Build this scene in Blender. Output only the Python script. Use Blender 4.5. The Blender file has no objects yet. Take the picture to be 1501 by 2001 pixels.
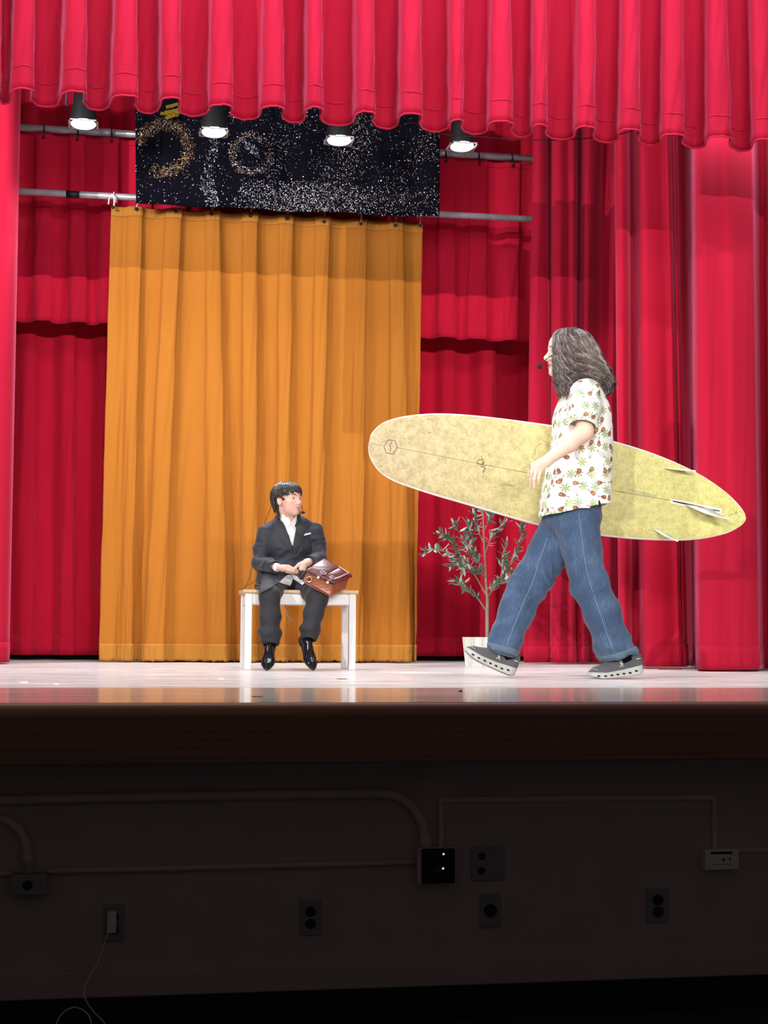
import bpy, bmesh, math, random
import numpy as np
from mathutils import Vector, Matrix
from mathutils.bvhtree import BVHTree

random.seed(7)
rng = np.random.default_rng(11)
S = bpy.context.scene
COL = S.collection
pi = math.pi

# ------------------------------------------------------------------ camera
W, H, FPX = 1501.0, 2001.0, 3000.0
CAM = np.array([0.0, 0.0, 0.22])
YAW, PITCH, ROLL = math.radians(10.0), math.radians(4.56), math.radians(0.34)
_F = np.array([math.sin(YAW) * math.cos(PITCH), math.cos(YAW) * math.cos(PITCH), math.sin(PITCH)])
_R0 = np.array([math.cos(YAW), -math.sin(YAW), 0.0])
_U0 = np.cross(_R0, _F)
_R = math.cos(ROLL) * _R0 + math.sin(ROLL) * _U0
_U = -math.sin(ROLL) * _R0 + math.cos(ROLL) * _U0
cd = bpy.data.cameras.new('camera')
cam = bpy.data.objects.new('camera', cd)
COL.objects.link(cam)
cd.sensor_fit = 'VERTICAL'
cd.sensor_height = 36.0
cd.lens = FPX / H * 36.0
cd.clip_end = 200
cam.matrix_world = Matrix(((_R[0], _U[0], -_F[0], CAM[0]), (_R[1], _U[1], -_F[1], CAM[1]),
                           (_R[2], _U[2], -_F[2], CAM[2]), (0, 0, 0, 1)))
S.camera = cam


def ray(px, py):
    return _F + (px - W / 2) / FPX * _R - (py - H / 2) / FPX * _U


def at(px, py, Y):
    """world point seen at that place of the photograph, at depth Y"""
    d = ray(px, py)
    return CAM + d * ((Y - CAM[1]) / d[1])


def atz(px, py, Z):
    d = ray(px, py)
    return CAM + d * ((Z - CAM[2]) / d[2])


# ------------------------------------------------------------------ world, lights, exposure
S.view_settings.view_transform = 'Standard'
S.view_settings.look = 'None'
S.view_settings.gamma = 1.0
S.view_settings.use_curve_mapping = False
S.view_settings.exposure = 0.0
wd = bpy.data.worlds.new('dark_hall')
S.world = wd
wd.use_nodes = True
wd.node_tree.nodes['Background'].inputs[0].default_value = (1.0, 0.86, 0.86, 1)
wd.node_tree.nodes['Background'].inputs[1].default_value = 0.044

HOUSE_LIGHTS = [  # position, aim, power, colour, angle, length (0 = a single spot)
    ((-7.6, 0.3, 6.0), (1.6, 9.0, 1.6), 3500, (1.0, 0.97, 0.95), 62, 0),
    ((7.8, 0.8, 6.0), (1.6, 9.0, 1.4), 600, (1.0, 0.95, 0.90), 60, 0),
    ((1.4, -8.0, 3.3), (1.4, 9.5, 1.9), 225, (1.0, 0.93, 0.92), 60, 6.0),  # added fill light, long so its shadows fall soft
    ((-7.0, -6.5, 2.7), (2.5, 7.8, 1.15), 4700, (1.0, 0.97, 0.92), 12, 0),
]
OVERHEAD = [  # wash battens hung behind the border: position, aim, power, colour, length
    ((-0.4, 8.95, 3.75), (0.4, 12.0, 1.2), 24, (0.92, 0.96, 1.0), 2.2),
    ((2.0, 8.95, 3.75), (2.2, 12.0, 1.2), 24, (0.92, 0.96, 1.0), 2.2),
    ((4.2, 8.95, 3.75), (4.4, 12.0, 1.2), 24, (0.92, 0.96, 1.0), 2.0),
    ((-1.5, 9.5, 3.7), (4.3, 10.2, 1.6), 60, (1.0, 0.90, 0.97), 0.5),
    ((1.6, 7.3, 4.6), (1.6, 7.5, 0.0), 110, (0.72, 0.82, 1.0), 4.5),
]


def spot(name, loc, aim, power, color, angle, blend=0.25, radius=0.012):
    l = bpy.data.lights.new(name, 'SPOT')
    l.energy = power
    l.color = color
    l.spot_size = math.radians(angle)
    l.spot_blend = blend
    l.shadow_soft_size = radius
    o = bpy.data.objects.new(name, l)
    COL.objects.link(o)
    o.location = loc
    o.rotation_euler = (Vector(aim) - Vector(loc)).to_track_quat('-Z', 'Y').to_euler()
    return o


for _p, _a, _w, _c, _g, _len in HOUSE_LIGHTS:
    if not _len:
        spot('house_spot', _p, _a, _w, _c, _g)
        continue
    _d = bpy.data.lights.new('fill_strip', 'AREA')
    _d.shape = 'RECTANGLE'
    _d.size, _d.size_y = _len, 0.03
    _d.energy, _d.color = _w, _c
    _d.spread = math.radians(_g)
    _o = bpy.data.objects.new('fill_strip', _d)
    COL.objects.link(_o)
    _o.location = _p
    _o.rotation_euler = (Vector(_a) - Vector(_p)).to_track_quat('-Z', 'Y').to_euler()
for _p, _a, _w, _c, _len in OVERHEAD:
    _d = bpy.data.lights.new('wash_batten', 'AREA')
    _d.shape = 'RECTANGLE'
    _d.size, _d.size_y = _len, 0.18
    _d.energy, _d.color = _w, _c
    _o = bpy.data.objects.new('wash_batten', _d)
    COL.objects.link(_o)
    _o.location = _p
    _o.rotation_euler = (Vector(_a) - Vector(_p)).to_track_quat('-Z', 'Y').to_euler()

# ------------------------------------------------------------------ node helper and materials


class NT:
    def __init__(s, name):
        s.m = bpy.data.materials.new(name)
        s.m.use_nodes = True
        s.t = s.m.node_tree
        s.t.nodes.clear()
        s.out = s.t.nodes.new('ShaderNodeOutputMaterial')

    def n(s, kind, ins=None, **props):
        nd = s.t.nodes.new(kind)
        for k, v in props.items():
            setattr(nd, k, v)
        for k, v in (ins or {}).items():
            s.put(nd.inputs[k], v)
        return nd

    def put(s, sock, v):
        if isinstance(v, bpy.types.NodeSocket):
            s.t.links.new(v, sock)
        elif isinstance(v, bpy.types.Node):
            s.t.links.new(v.outputs[0], sock)
        else:
            if isinstance(v, (tuple, list)) and len(v) == 3 and sock.type == 'RGBA':
                v = (*v, 1)
            sock.default_value = v

    def math(s, op, a, b=None, c=None, clamp=False):
        nd = s.t.nodes.new('ShaderNodeMath')
        nd.operation = op
        nd.use_clamp = clamp
        for i, v in enumerate((a, b, c)):
            if v is not None:
                s.put(nd.inputs[i], v)
        return nd.outputs[0]

    def mix(s, f, a, b, blend='MIX'):
        nd = s.t.nodes.new('ShaderNodeMix')
        nd.data_type = 'RGBA'
        nd.blend_type = blend
        s.put(nd.inputs[0], f)
        s.put(nd.inputs[6], a)
        s.put(nd.inputs[7], b)
        return nd.outputs[2]

    def ramp(s, f, stops):
        nd = s.t.nodes.new('ShaderNodeValToRGB')
        e = nd.color_ramp.elements
        while len(e) < len(stops):
            e.new(0.5)
        for el, (p, c) in zip(e, stops):
            el.position = p
            el.color = (*c, 1) if len(c) == 3 else c
        s.put(nd.inputs[0], f)
        return nd.outputs[0]

    def coords(s, scale=(1, 1, 1), out='Object'):
        tc = s.n('ShaderNodeTexCoord')
        mp = s.n('ShaderNodeMapping')
        mp.inputs['Scale'].default_value = scale
        s.put(mp.inputs[0], tc.outputs[out])
        return mp.outputs[0]

    def noise(s, vec, scale, detail=3, rough=0.55, out=0):
        nd = s.n('ShaderNodeTexNoise', {'Vector': vec, 'Scale': scale, 'Detail': detail, 'Roughness': rough})
        return nd.outputs[out]

    def bump(s, h, strength=0.3, dist=0.01):
        return s.n('ShaderNodeBump', {'Height': h, 'Strength': strength, 'Distance': dist}).outputs[0]

    def bsdf(s, **kw):
        nd = s.t.nodes.new('ShaderNodeBsdfPrincipled')
        for k, v in kw.items():
            s.put(nd.inputs[k.replace('_', ' ')], v)
        s.t.links.new(nd.outputs[0], s.out.inputs[0])
        return nd


def sr(r, g, b):
    f = lambda c: (c / 255 / 12.92) if c / 255 <= 0.04045 else ((c / 255 + 0.055) / 1.055) ** 2.4
    return (f(r), f(g), f(b))


def m_plain(name, col, rough=0.5, metal=0.0, var=0.08, scale=30, bump=0.0, **kw):
    t = NT(name)
    v = t.coords()
    n = t.noise(v, scale)
    dark = tuple(c * (1 - var * 2) for c in col)
    c = t.mix(n, dark, tuple(min(1, c * (1 + var * 2)) for c in col))
    a = dict(Base_Color=c, Roughness=rough, Metallic=metal)
    if bump:
        a['Normal'] = t.bump(n, bump, 0.004)
    a.update(kw)
    t.bsdf(**a)
    return t.m


def m_velvet(name, col, sheen_col, sheen=0.5, nap=0.25, tint=None):
    t = NT(name)
    v = t.coords((1, 1, 0.25))
    n1 = t.noise(v, 3.0, 4)
    n2 = t.noise(t.coords((1, 1, 0.6)), 260, 2)
    f = t.math('ADD', t.math('MULTIPLY', n1, 0.6), t.math('MULTIPLY', n2, 0.4))
    c = t.mix(f, tuple(x * (1 - nap) for x in col), tuple(min(1, x * (1 + nap)) for x in col))
    t.bsdf(Base_Color=c, Roughness=0.85, Specular_IOR_Level=0.12, Sheen_Weight=sheen, Sheen_Roughness=0.35,
           Sheen_Tint=sheen_col, Normal=t.bump(n2, 0.25, 0.003))
    return t.m


def m_emit(name, col, strength):
    t = NT(name)
    e = t.n('ShaderNodeEmission', {'Color': col, 'Strength': strength})
    t.t.links.new(e.outputs[0], t.out.inputs[0])
    return t.m


M = {}
M['red_velvet'] = m_velvet('red_velvet', (0.42, 0.008, 0.032), (1.0, 0.28, 0.5), 0.4)
M['lit_back_velvet'] = m_velvet('lit_back_velvet', (0.60, 0.010, 0.040), (1.0, 0.28, 0.5), 0.4)  # red velvet made brighter in place of light missing at the back
M['pink_velvet'] = m_velvet('edge_velvet', (0.60, 0.02, 0.07), (1.0, 0.3, 0.5), 0.4)
M['gold_velvet'] = m_velvet('gold_velvet', (0.415, 0.148, 0.019), (1.0, 0.7, 0.3), 0.22, 0.15)
M['gold_hem'] = m_velvet('gold_hem', (0.44, 0.185, 0.030), (1.0, 0.8, 0.4), 0.3, 0.2)
M['black_cloth'] = m_plain('black_cloth', (0.004, 0.004, 0.008), 0.9, var=0.2, scale=200, bump=0.2, Specular_IOR_Level=0.05)
M['black'] = m_plain('black_paint', (0.004, 0.004, 0.004), 0.7)
M['black_plastic'] = m_plain('black_plastic', (0.007, 0.007, 0.008), 0.5)
M['steel'] = m_plain('galvanised_steel', (0.50, 0.50, 0.53), 0.42, 0.35, 0.25, 12, 0.1)
M['dark_metal'] = m_plain('dark_metal', (0.03, 0.03, 0.033), 0.45, 0.7)
M['white_cord'] = m_plain('white_cord', (0.75, 0.72, 0.68), 0.7)
M['white_paint'] = m_plain('white_paint', (0.80, 0.79, 0.76), 0.45, var=0.03)
M['wall_paint'] = m_plain('wall_paint', (0.50, 0.38, 0.36), 0.75, var=0.06, scale=6, bump=0.15)
M['pipe_paint'] = m_plain('pipe_paint', (0.64, 0.50, 0.46), 0.6, var=0.06, scale=9)
M['plate_grey'] = m_plain('plate_grey', (0.30, 0.28, 0.29), 0.5, 0.3, 0.06, 20)
M['plate_white'] = m_plain('plate_white', (0.85, 0.74, 0.70), 0.5, 0.0, 0.05, 20)
M['cove_black'] = m_plain('cove_black', (0.006, 0.005, 0.005), 0.6)
M['hall_floor'] = m_plain('hall_floor_tile', (0.06, 0.05, 0.055), 0.5, var=0.1, scale=5)


def wood_mat(name, dark, light, rough, scale=(3, 12, 40), bump=0.2):
    t = NT(name)
    v = t.coords(scale)
    n = t.noise(v, 1.2, 6, 0.6)
    w = t.n('ShaderNodeTexWave', {'Vector': v, 'Scale': 0.8, 'Distortion': 6.0, 'Detail': 3.0}, bands_direction='Z').outputs[1]
    f = t.math('ADD', t.math('MULTIPLY', n, 0.65), t.math('MULTIPLY', w, 0.35))
    t.bsdf(Base_Color=t.mix(f, dark, light), Roughness=rough, Normal=t.bump(f, bump, 0.003))
    return t.m


M['fascia_wood'] = wood_mat('fascia_wood', (0.20, 0.09, 0.055), (0.36, 0.17, 0.10), 0.6, (0.6, 3, 16))
M['bench_wood'] = wood_mat('bench_wood', (0.42, 0.27, 0.13), (0.72, 0.52, 0.30), 0.45, (4, 20, 20), 0.1)


def stage_mat(name, c0, c1, gloss, rough, scuff, board):
    t = NT(name)
    g = t.n('ShaderNodeNewGeometry')
    sep = t.n('ShaderNodeSeparateXYZ', {0: g.outputs['Position']})
    v = t.n('ShaderNodeMapping', {'Vector': g.outputs['Position'], 'Scale': (0.9, 5.0, 1)}).outputs[0]
    v2 = t.n('ShaderNodeMapping', {'Vector': g.outputs['Position'], 'Scale': (3.0, 14.0, 1)}).outputs[0]
    n1 = t.noise(v, 1.6, 5, 0.6)
    n2 = t.noise(v2, 2.4, 5, 0.65)
    base = t.mix(t.ramp(t.math('ADD', t.math('MULTIPLY', n1, 0.5), t.math('MULTIPLY', n2, 0.5)), [(0.42, (0, 0, 0)), (0.58, (1, 1, 1))]), c0, c1)
    # dark seams between the boards and dark scuff marks
    fr = t.math('FRACT', t.math('DIVIDE', sep.outputs[1], board))
    seam = t.math('LESS_THAN', fr, 0.035)
    sc = t.math('MULTIPLY', t.math('GREATER_THAN', n2, 0.63), scuff)
    f = t.math('MAXIMUM', t.math('MULTIPLY', seam, 0.5), sc)
    base = t.mix(f, base, (0.10, 0.07, 0.06))
    df = t.n('ShaderNodeBsdfDiffuse', {'Color': base, 'Roughness': 0.5})
    rr = t.math('ADD', rough, t.math('MULTIPLY', n1, 0.10))
    gl = t.n('ShaderNodeBsdfGlossy', {'Color': (0.9, 0.88, 0.88), 'Roughness': rr,
                                      'Normal': t.bump(n1, 0.02, 0.002)})
    fc = t.n('ShaderNodeLayerWeight', {'Blend': 0.5}).outputs['Facing']
    gl_f = t.math('ADD', gloss * 0.12, t.math('MULTIPLY', t.math('POWER', fc, 3.0), gloss * 0.95))
    mx = t.n('ShaderNodeMixShader', {0: t.math('ADD', gl_f, t.math('MULTIPLY', t.math('SUBTRACT', n2, 0.5), 0.25), clamp=True),
                                     1: df.outputs[0], 2: gl.outputs[0]})
    t.t.links.new(mx.outputs[0], t.out.inputs[0])
    return t.m


M['stage'] = stage_mat('stage_boards', (0.50, 0.42, 0.37), (0.80, 0.78, 0.80), 0.34, 0.13, 0.75, 0.083)
M['apron'] = stage_mat('apron_boards', (0.52, 0.41, 0.34), (0.68, 0.57, 0.49), 0.72, 0.06, 0.25, 0.083)

# ------------------------------------------------------------------ object helpers


def new_obj(name, verts, faces, mat, parent=None, smooth=True, origin=None):
    """one mesh object; verts are in world space, origin (or the parent) is subtracted"""
    verts = np.asarray(verts, float)
    o0 = np.zeros(3)
    if parent is not None:
        o0 = np.array(parent['_base'])
    if origin is not None:
        o0 = np.array(origin, float)
    me = bpy.data.meshes.new(name)
    me.from_pydata((verts - o0).tolist(), [], [tuple(int(i) for i in f) for f in faces])
    me.update()
    if smooth:
        me.polygons.foreach_set('use_smooth', [True] * len(me.polygons))
    ob = bpy.data.objects.new(name, me)
    COL.objects.link(ob)
    if mat:
        me.materials.append(mat)
    ob['_base'] = tuple(float(x) for x in o0)
    if parent is not None:
        ob.parent = parent
        if origin is not None:
            ob.location = o0 - np.array(parent['_base'])
    else:
        ob.location = o0
    return ob


def empty(name, loc):
    o = bpy.data.objects.new(name, None)
    COL.objects.link(o)
    o.location = loc
    o.empty_display_size = 0.1
    o['_base'] = tuple(float(x) for x in loc)
    return o


def tag(o, label, cat, group=None, kind=None):
    o['label'] = label
    o['category'] = cat
    if group:
        o['group'] = group
    if kind:
        o['kind'] = kind
    return o


def struct(o):
    o['kind'] = 'structure'
    return o


class MB:
    """collects simple solids into one mesh"""

    def __init__(s):
        s.v, s.f = [], []

    def add(s, v, f):
        k = len(s.v)
        s.v.extend([tuple(map(float, p)) for p in v])
        s.f.extend([tuple(int(i) + k for i in q) for q in f])
        return s

    def box(s, lo, hi, R=None, c=None, bevel=0.0):
        x0, y0, z0 = lo
        x1, y1, z1 = hi
        if bevel > 0:
            bm = bmesh.new()
            bmesh.ops.create_cube(bm, size=1.0)
            for v in bm.verts:
                v.co = ((x0 + x1) / 2 + v.co.x * (x1 - x0), (y0 + y1) / 2 + v.co.y * (y1 - y0), (z0 + z1) / 2 + v.co.z * (z1 - z0))
            bmesh.ops.bevel(bm, geom=bm.edges[:], offset=bevel, segments=2, affect='EDGES', profile=0.5)
            bm.verts.index_update()
            vs = [tuple(v.co) for v in bm.verts]
            fs = [[v.index for v in f.verts] for f in bm.faces]
            bm.free()
        else:
            vs = [(x0, y0, z0), (x1, y0, z0), (x1, y1, z0), (x0, y1, z0), (x0, y0, z1), (x1, y0, z1), (x1, y1, z1), (x0, y1, z1)]
            fs = [(3, 2, 1, 0), (4, 5, 6, 7), (0, 1, 5, 4), (1, 2, 6, 5), (2, 3, 7, 6), (3, 0, 4, 7)]
        if R is not None:
            c = np.zeros(3) if c is None else np.asarray(c)
            vs = [R @ (np.array(p)) + c for p in vs]
        return s.add(vs, fs)

    def tube(s, pts, rad, seg=8, caps=True):
        pts = [np.asarray(p, float) for p in pts]
        n = len(pts)
        if not hasattr(rad, '__len__'):
            rad = [rad] * n
        vs, fs = [], []
        t0 = pts[1] - pts[0]
        up = np.array([0, 0, 1.0]) if abs(t0[2]) < 0.9 * np.linalg.norm(t0) else np.array([1.0, 0, 0])
        prev = None
        for i in range(n):
            t = pts[min(i + 1, n - 1)] - pts[max(i - 1, 0)]
            t = t / (np.linalg.norm(t) + 1e-12)
            if prev is None:
                a = np.cross(up, t)
            else:
                a = prev - t * (prev @ t)
            a /= np.linalg.norm(a) + 1e-12
            prev = a
            b = np.cross(t, a)
            for k in range(seg):
                th = 2 * pi * k / seg
                vs.append(pts[i] + rad[i] * (math.cos(th) * a + math.sin(th) * b))
        for i in range(n - 1):
            for k in range(seg):
                k2 = (k + 1) % seg
                fs.append((i * seg + k, i * seg + k2, (i + 1) * seg + k2, (i + 1) * seg + k))
        if caps:
            fs.append(tuple(range(seg - 1, -1, -1)))
            fs.append(tuple((n - 1) * seg + k for k in range(seg)))
        return s.add(vs, fs)

    def lathe(s, prof, c, axis=(0, 0, 1), seg=24):
        """prof: (radius, height) pairs along axis from c"""
        ax = np.asarray(axis, float)
        ax /= np.linalg.norm(ax)
        a = np.cross(ax, (1, 0, 0) if abs(ax[0]) < 0.8 else (0, 1, 0))
        a /= np.linalg.norm(a)
        b = np.cross(ax, a)
        c = np.asarray(c, float)
        vs, fs = [], []
        for r, h in prof:
            for k in range(seg):
                th = 2 * pi * k / seg
                vs.append(c + ax * h + r * (math.cos(th) * a + math.sin(th) * b))
        for i in range(len(prof) - 1):
            for k in range(seg):
                k2 = (k + 1) % seg
                fs.append((i * seg + k, i * seg + k2, (i + 1) * seg + k2, (i + 1) * seg + k))
        if prof[0][0] > 1e-6:
            fs.append(tuple(range(seg - 1, -1, -1)))
        if prof[-1][0] > 1e-6:
            fs.append(tuple((len(prof) - 1) * seg + k for k in range(seg)))
        return s.add(vs, fs)

    def ball(s, c, r, seg=12, rings=8, R=None):
        r = np.array([r, r, r], float) if not hasattr(r, '__len__') else np.array(r, float)
        vs, fs = [], []
        for i in range(rings + 1):
            ph = pi * i / rings
            for k in range(seg):
                th = 2 * pi * k / seg
                p = np.array([math.sin(ph) * math.cos(th), math.sin(ph) * math.sin(th), math.cos(ph)]) * r
                if R is not None:
                    p = R @ p
                vs.append(p + np.asarray(c))
        for i in range(rings):
            for k in range(seg):
                k2 = (k + 1) % seg
                fs.append((i * seg + k, (i + 1) * seg + k, (i + 1) * seg + k2, i * seg + k2))
        return s.add(vs, fs)

    def prism(s, poly, d):
        """polygon (3-D points, planar) extruded by vector d"""
        poly = [np.asarray(p, float) for p in poly]
        n = len(poly)
        vs = poly + [p + np.asarray(d) for p in poly]
        fs = [tuple(range(n - 1, -1, -1)), tuple(range(n, 2 * n))]
        for i in range(n):
            j = (i + 1) % n
            fs.append((i, j, n + j, n + i))
        return s.add(vs, fs)

    def obj(s, name, mat, parent=None, smooth=False, origin=None):
        return new_obj(name, s.v, s.f, mat, parent, smooth, origin)


def auto_smooth(o, deg=40):
    o.data.polygons.foreach_set('use_smooth', [True] * len(o.data.polygons))
    o.data.set_sharp_from_angle(angle=math.radians(deg))
    return o


def catmull(P, n=8):
    P = np.asarray(P, float)
    Q = np.vstack([2 * P[0] - P[1], P, 2 * P[-1] - P[-2]])
    out = []
    for i in range(1, len(Q) - 2):
        p0, p1, p2, p3 = Q[i - 1], Q[i], Q[i + 1], Q[i + 2]
        for k in range(n):
            t = k / n
            out.append(0.5 * ((2 * p1) + (-p0 + p2) * t + (2 * p0 - 5 * p1 + 4 * p2 - p3) * t * t + (-p0 + 3 * p1 - 3 * p2 + p3) * t ** 3))
    out.append(P[-1])
    return np.array(out)


# ------------------------------------------------------------------ structure: floors, apron, hall wall
EDGE_Y = 4.90          # front edge of the stage
XL, XR = -6.0, 9.0


def slab(name, lo, hi, mat, bevel=0.0):
    return struct(MB().box(lo, hi, bevel=bevel).obj(name, mat))


slab('floor_stage', (XL, 6.30, -0.12), (XR, 15.0, 0.0), M['stage'])
slab('floor_apron', (XL, EDGE_Y + 0.02, -0.12), (XR, 6.30, 0.0), M['apron'])
slab('floor_hall', (-10.0, -10.0, -1.20), (12.0, 5.6, -1.06), M['hall_floor'])
# rounded nosing board and fascia along the stage front
prof = [(EDGE_Y + 0.05, 0.0)] + [(EDGE_Y + 0.02 - 0.02 * math.sin(a), -0.02 + 0.02 * math.cos(a)) for a in np.linspace(0, pi / 2, 6)]
prof += [(EDGE_Y, -0.186), (EDGE_Y + 0.02, -0.19), (EDGE_Y + 0.05, -0.19)]
mb = MB().prism([(XL, y, z) for y, z in prof], (XR - XL, 0, 0))
fascia = struct(auto_smooth(mb.obj('trim_1', M['fascia_wood']), 30))
WALL_Y = 5.14
slab('wall_front', (XL, WALL_Y, -0.865), (XR, WALL_Y + 0.12, -0.12), M['wall_paint'])
mb = MB().box((XL, WALL_Y - 0.02, -0.95), (XR, WALL_Y + 0.12, -0.865), bevel=0.006)
# the lower board carries on down to the black cove
mb.v = [(x, y, z if z > -0.94 else z) for x, y, z in mb.v]
struct(mb.obj('trim_2', M['wall_paint']))
slab('baseboard_front', (XL, WALL_Y - 0.012, -1.06), (XR, WALL_Y + 0.1, -0.95), M['cove_black'])
slab('trim_3', (XL, WALL_Y - 0.008, -0.215), (XR, WALL_Y, -0.19), M['wall_paint'])
slab('wall_back', (XL, 14.2, 0.0), (XR, 14.3, 7.0), M['black'])
slab('wall_left', (-5.6, 8.0, 0.0), (-5.5, 14.2, 7.0), M['black'])
slab('wall_right', (8.8, 8.0, 0.0), (8.9, 14.2, 7.0), M['black'])

# ------------------------------------------------------------------ curtains


def noise1(x, seed=0):
    r = np.random.default_rng(seed)
    v = 0
    for k in range(4):
        v = v + np.sin(x * (1.7 ** k) * 3.1 + r.uniform(0, 6.28)) / (1.5 ** k)
    return v / 2.2


def curtain(name, st, Y, py_top, py_bot, z_top, z_bot, mat, nv=40, nu=5, parent=None, wrinkle=0.0, seed=1, ease=1.0,
            thick=0.006, hem_wave=None, flare=None, z_of=None):
    """st: stations (px at the top, px at the hem, depth offset top, depth offset hem)"""
    top = np.array([at(a, py_top, Y + c)[:2] for a, b, c, d in st])
    bot = np.array([at(b, py_bot, Y + d)[:2] for a, b, c, d in st])
    T, B = catmull(top, nu), catmull(bot, nu)
    n = len(T)
    V, Fc = [], []
    for j in range(nv + 1):
        v = j / nv
        vv = v ** ease
        P = T * (1 - vv) + B * vv
        z = np.full(n, z_top * (1 - v) + z_bot * v)
        if z_of is not None:
            z = z_of(v, P, z)
        if wrinkle:
            s = np.arange(n)
            P = P.copy()
            P[:, 1] += wrinkle * noise1(s * 0.25 + v * 5, seed) * (0.3 + v)
            P[:, 0] += wrinkle * 0.5 * noise1(s * 0.2 - v * 7, seed + 5) * (0.3 + v)
        V.append(np.column_stack([P, z]))
    V = np.vstack(V)
    for j in range(nv):
        for i in range(n - 1):
            a = j * n + i
            Fc.append((a, a + n, a + n + 1, a + 1))
    base = (float(V[:, 0].mean()), Y, float(z_bot))
    if parent is None:
        o = new_obj(name, V, Fc, mat, None, True, base)
    else:
        o = new_obj(name, V, Fc, mat, parent, True)
    md = o.modifiers.new('thickness', 'SOLIDIFY')
    md.thickness = thick
    md.offset = 0
    o['_n'] = n
    return o, V.reshape(nv + 1, n, 3)


def pleats(bands_t, bands_b, A_t, A_b, start, end, under=2.0, jitter=0.0, soft=False):
    """stations from the bands (left, right) of the folds that stand forward"""
    r = random.Random(5)
    st = [(start[0], start[1], 0, 0)]
    nb = len(bands_t)
    for i, ((lt, rt), (lb, rb)) in enumerate(zip(bands_t, bands_b)):
        k = 1 + r.uniform(-jitter, jitter)
        At, Ab = A_t * k, A_b * k
        st.append((lt, lb, -At * 0.8, -Ab * 0.8))
        st.append(((lt + rt) / 2, (lb + rb) / 2, -At, -Ab))
        st.append((rt, rb, -At * 0.88, -Ab * 0.88))
        nt = bands_t[i + 1][0] if i + 1 < nb else end[0]
        nbm = bands_b[i + 1][0] if i + 1 < nb else end[1]
        gt, gb = nt - rt, nbm - rb
        st.append((rt - under * 0.3, rb - under, -At * 0.35, -Ab * 0.35))
        st.append((rt + gt * 0.10, rb + gb * 0.10, 0.0, 0.0))
        st.append((rt + gt * 0.45, rb + gb * 0.45, 0.015, 0.03))
        st.append((rt + gt * 0.86, rb + gb * 0.84, -At * 0.14, -Ab * 0.12))
    st.append((end[0], end[1], -A_t * 0.3, -A_b * 0.3))
    return st


# --- front border across the top
bt = [(-95, -62), (-30, -4), (30, 61), (135, 163), (232, 257), (313, 345), (418, 446), (520, 545), (600, 624), (697, 725), (789, 816),
      (880, 904), (968, 992), (1045, 1066), (1135, 1164), (1222, 1247), (1302, 1332), (1387, 1413), (1468, 1500), (1555, 1582), (1640, 1665)]
bb = [(-110, -70), (-40, -2), (22, 63), (122, 166), (220, 267), (316, 351), (412, 453), (513, 554), (600, 629), (698, 731), (783, 823),
      (882, 904), (958, 1001), (1042, 1068), (1128, 1161), (1213, 1249), (1295, 1335), (1384, 1428), (1474, 1512), (1565, 1598), (1652, 1680)]
BY = 8.30
bz = 3.0
zt = at(750, -160, BY)[2]
zb = at(750, 247, BY)[2]
border, BV = curtain('border_curtain', pleats(bt, bb, 0.17, 0.22, (-150, -165), (1720, 1735), under=3, jitter=0.15), BY, 0, 245, zt, zb,
                     M['red_velvet'], nv=30, nu=6, wrinkle=0.006, ease=0.85)
tag(border, 'deep pleated red velvet border curtain hanging across the top of the stage', 'curtain')
# piping along its lower edge and the stitched hem line
MB().tube(BV[-1] + np.array([0, -0.004, -0.002]), 0.0055, 5).obj('hem_edge', M['pink_velvet'], border, True)
MB().tube(BV[-4] + np.array([0, -0.004, 0]), 0.0035, 4).obj('hem_seam', M['red_velvet'], border, True)


# --- gold curtain, hung on hooks from the lower pipe
GY = 11.75
gt = [(254, 277), (328, 354), (405, 428), (477, 502), (548, 572), (620, 644), (695, 715), (763, 786)]
gb = [(240, 256), (283, 318), (408, 442), (474, 500), (541, 560), (604, 624), (690, 708), (770, 801)]
gzt, gzb = at(520, 420, GY)[2], 0.012


def gold_z(v, P, z):
    if v > 0.97:   # the hem rests on the boards in small irregular tucks
        return z + 0.008 * noise1(np.arange(len(z)) * 0.3, 3) * (v > 0.985)
    return z


gcurt = empty('gold_curtain', (at(520, 1294, GY)[0], GY, 0))
tag(gcurt, 'gold orange velvet curtain hung on hooks behind the seated boy', 'curtain')
gst = pleats(gt, gb, 0.035, 0.10, (217, 193), (826, 812), under=1.5, jitter=0.3)
gst[0] = (217, 193, 0.0, -0.06)
gst[1:1] = [(232, 215, 0.0, -0.07), (244, 231, 0.005, -0.05)]
gcloth, GV = curtain('cloth', gst, GY, 420, 1290, gzt, gzb, M['gold_velvet'], nv=60, nu=6, parent=gcurt, wrinkle=0.007, ease=0.9, z_of=gold_z)
# hem band and heading band, each slightly proud of the cloth


def band(name, rows, parent, mat, off=0.006, crumple=0.0, seed=3):
    V = np.vstack(rows).reshape(len(rows), -1, 3).copy()
    nr, n, _ = V.shape
    d = np.gradient(V[0], axis=0)
    nrm = np.column_stack([d[:, 1], -d[:, 0], np.zeros(n)])
    nrm /= np.linalg.norm(nrm, axis=1)[:, None] + 1e-9
    nrm[nrm[:, 1] > 0] *= -1
    for j in range(nr):
        w = crumple * noise1(np.arange(n) * 0.55 + j * 1.9, seed) * math.sin(pi * (j + 0.3) / nr)
        V[j] += nrm * (off + w)[:, None] if crumple else nrm * off
    Fc = [(j * n + i, (j + 1) * n + i, (j + 1) * n + i + 1, j * n + i + 1) for j in range(nr - 1) for i in range(n - 1)]
    o = new_obj(name, V.reshape(-1, 3), Fc, mat, parent, True)
    md = o.modifiers.new('thickness', 'SOLIDIFY')
    md.thickness = 0.004
    return o


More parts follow.
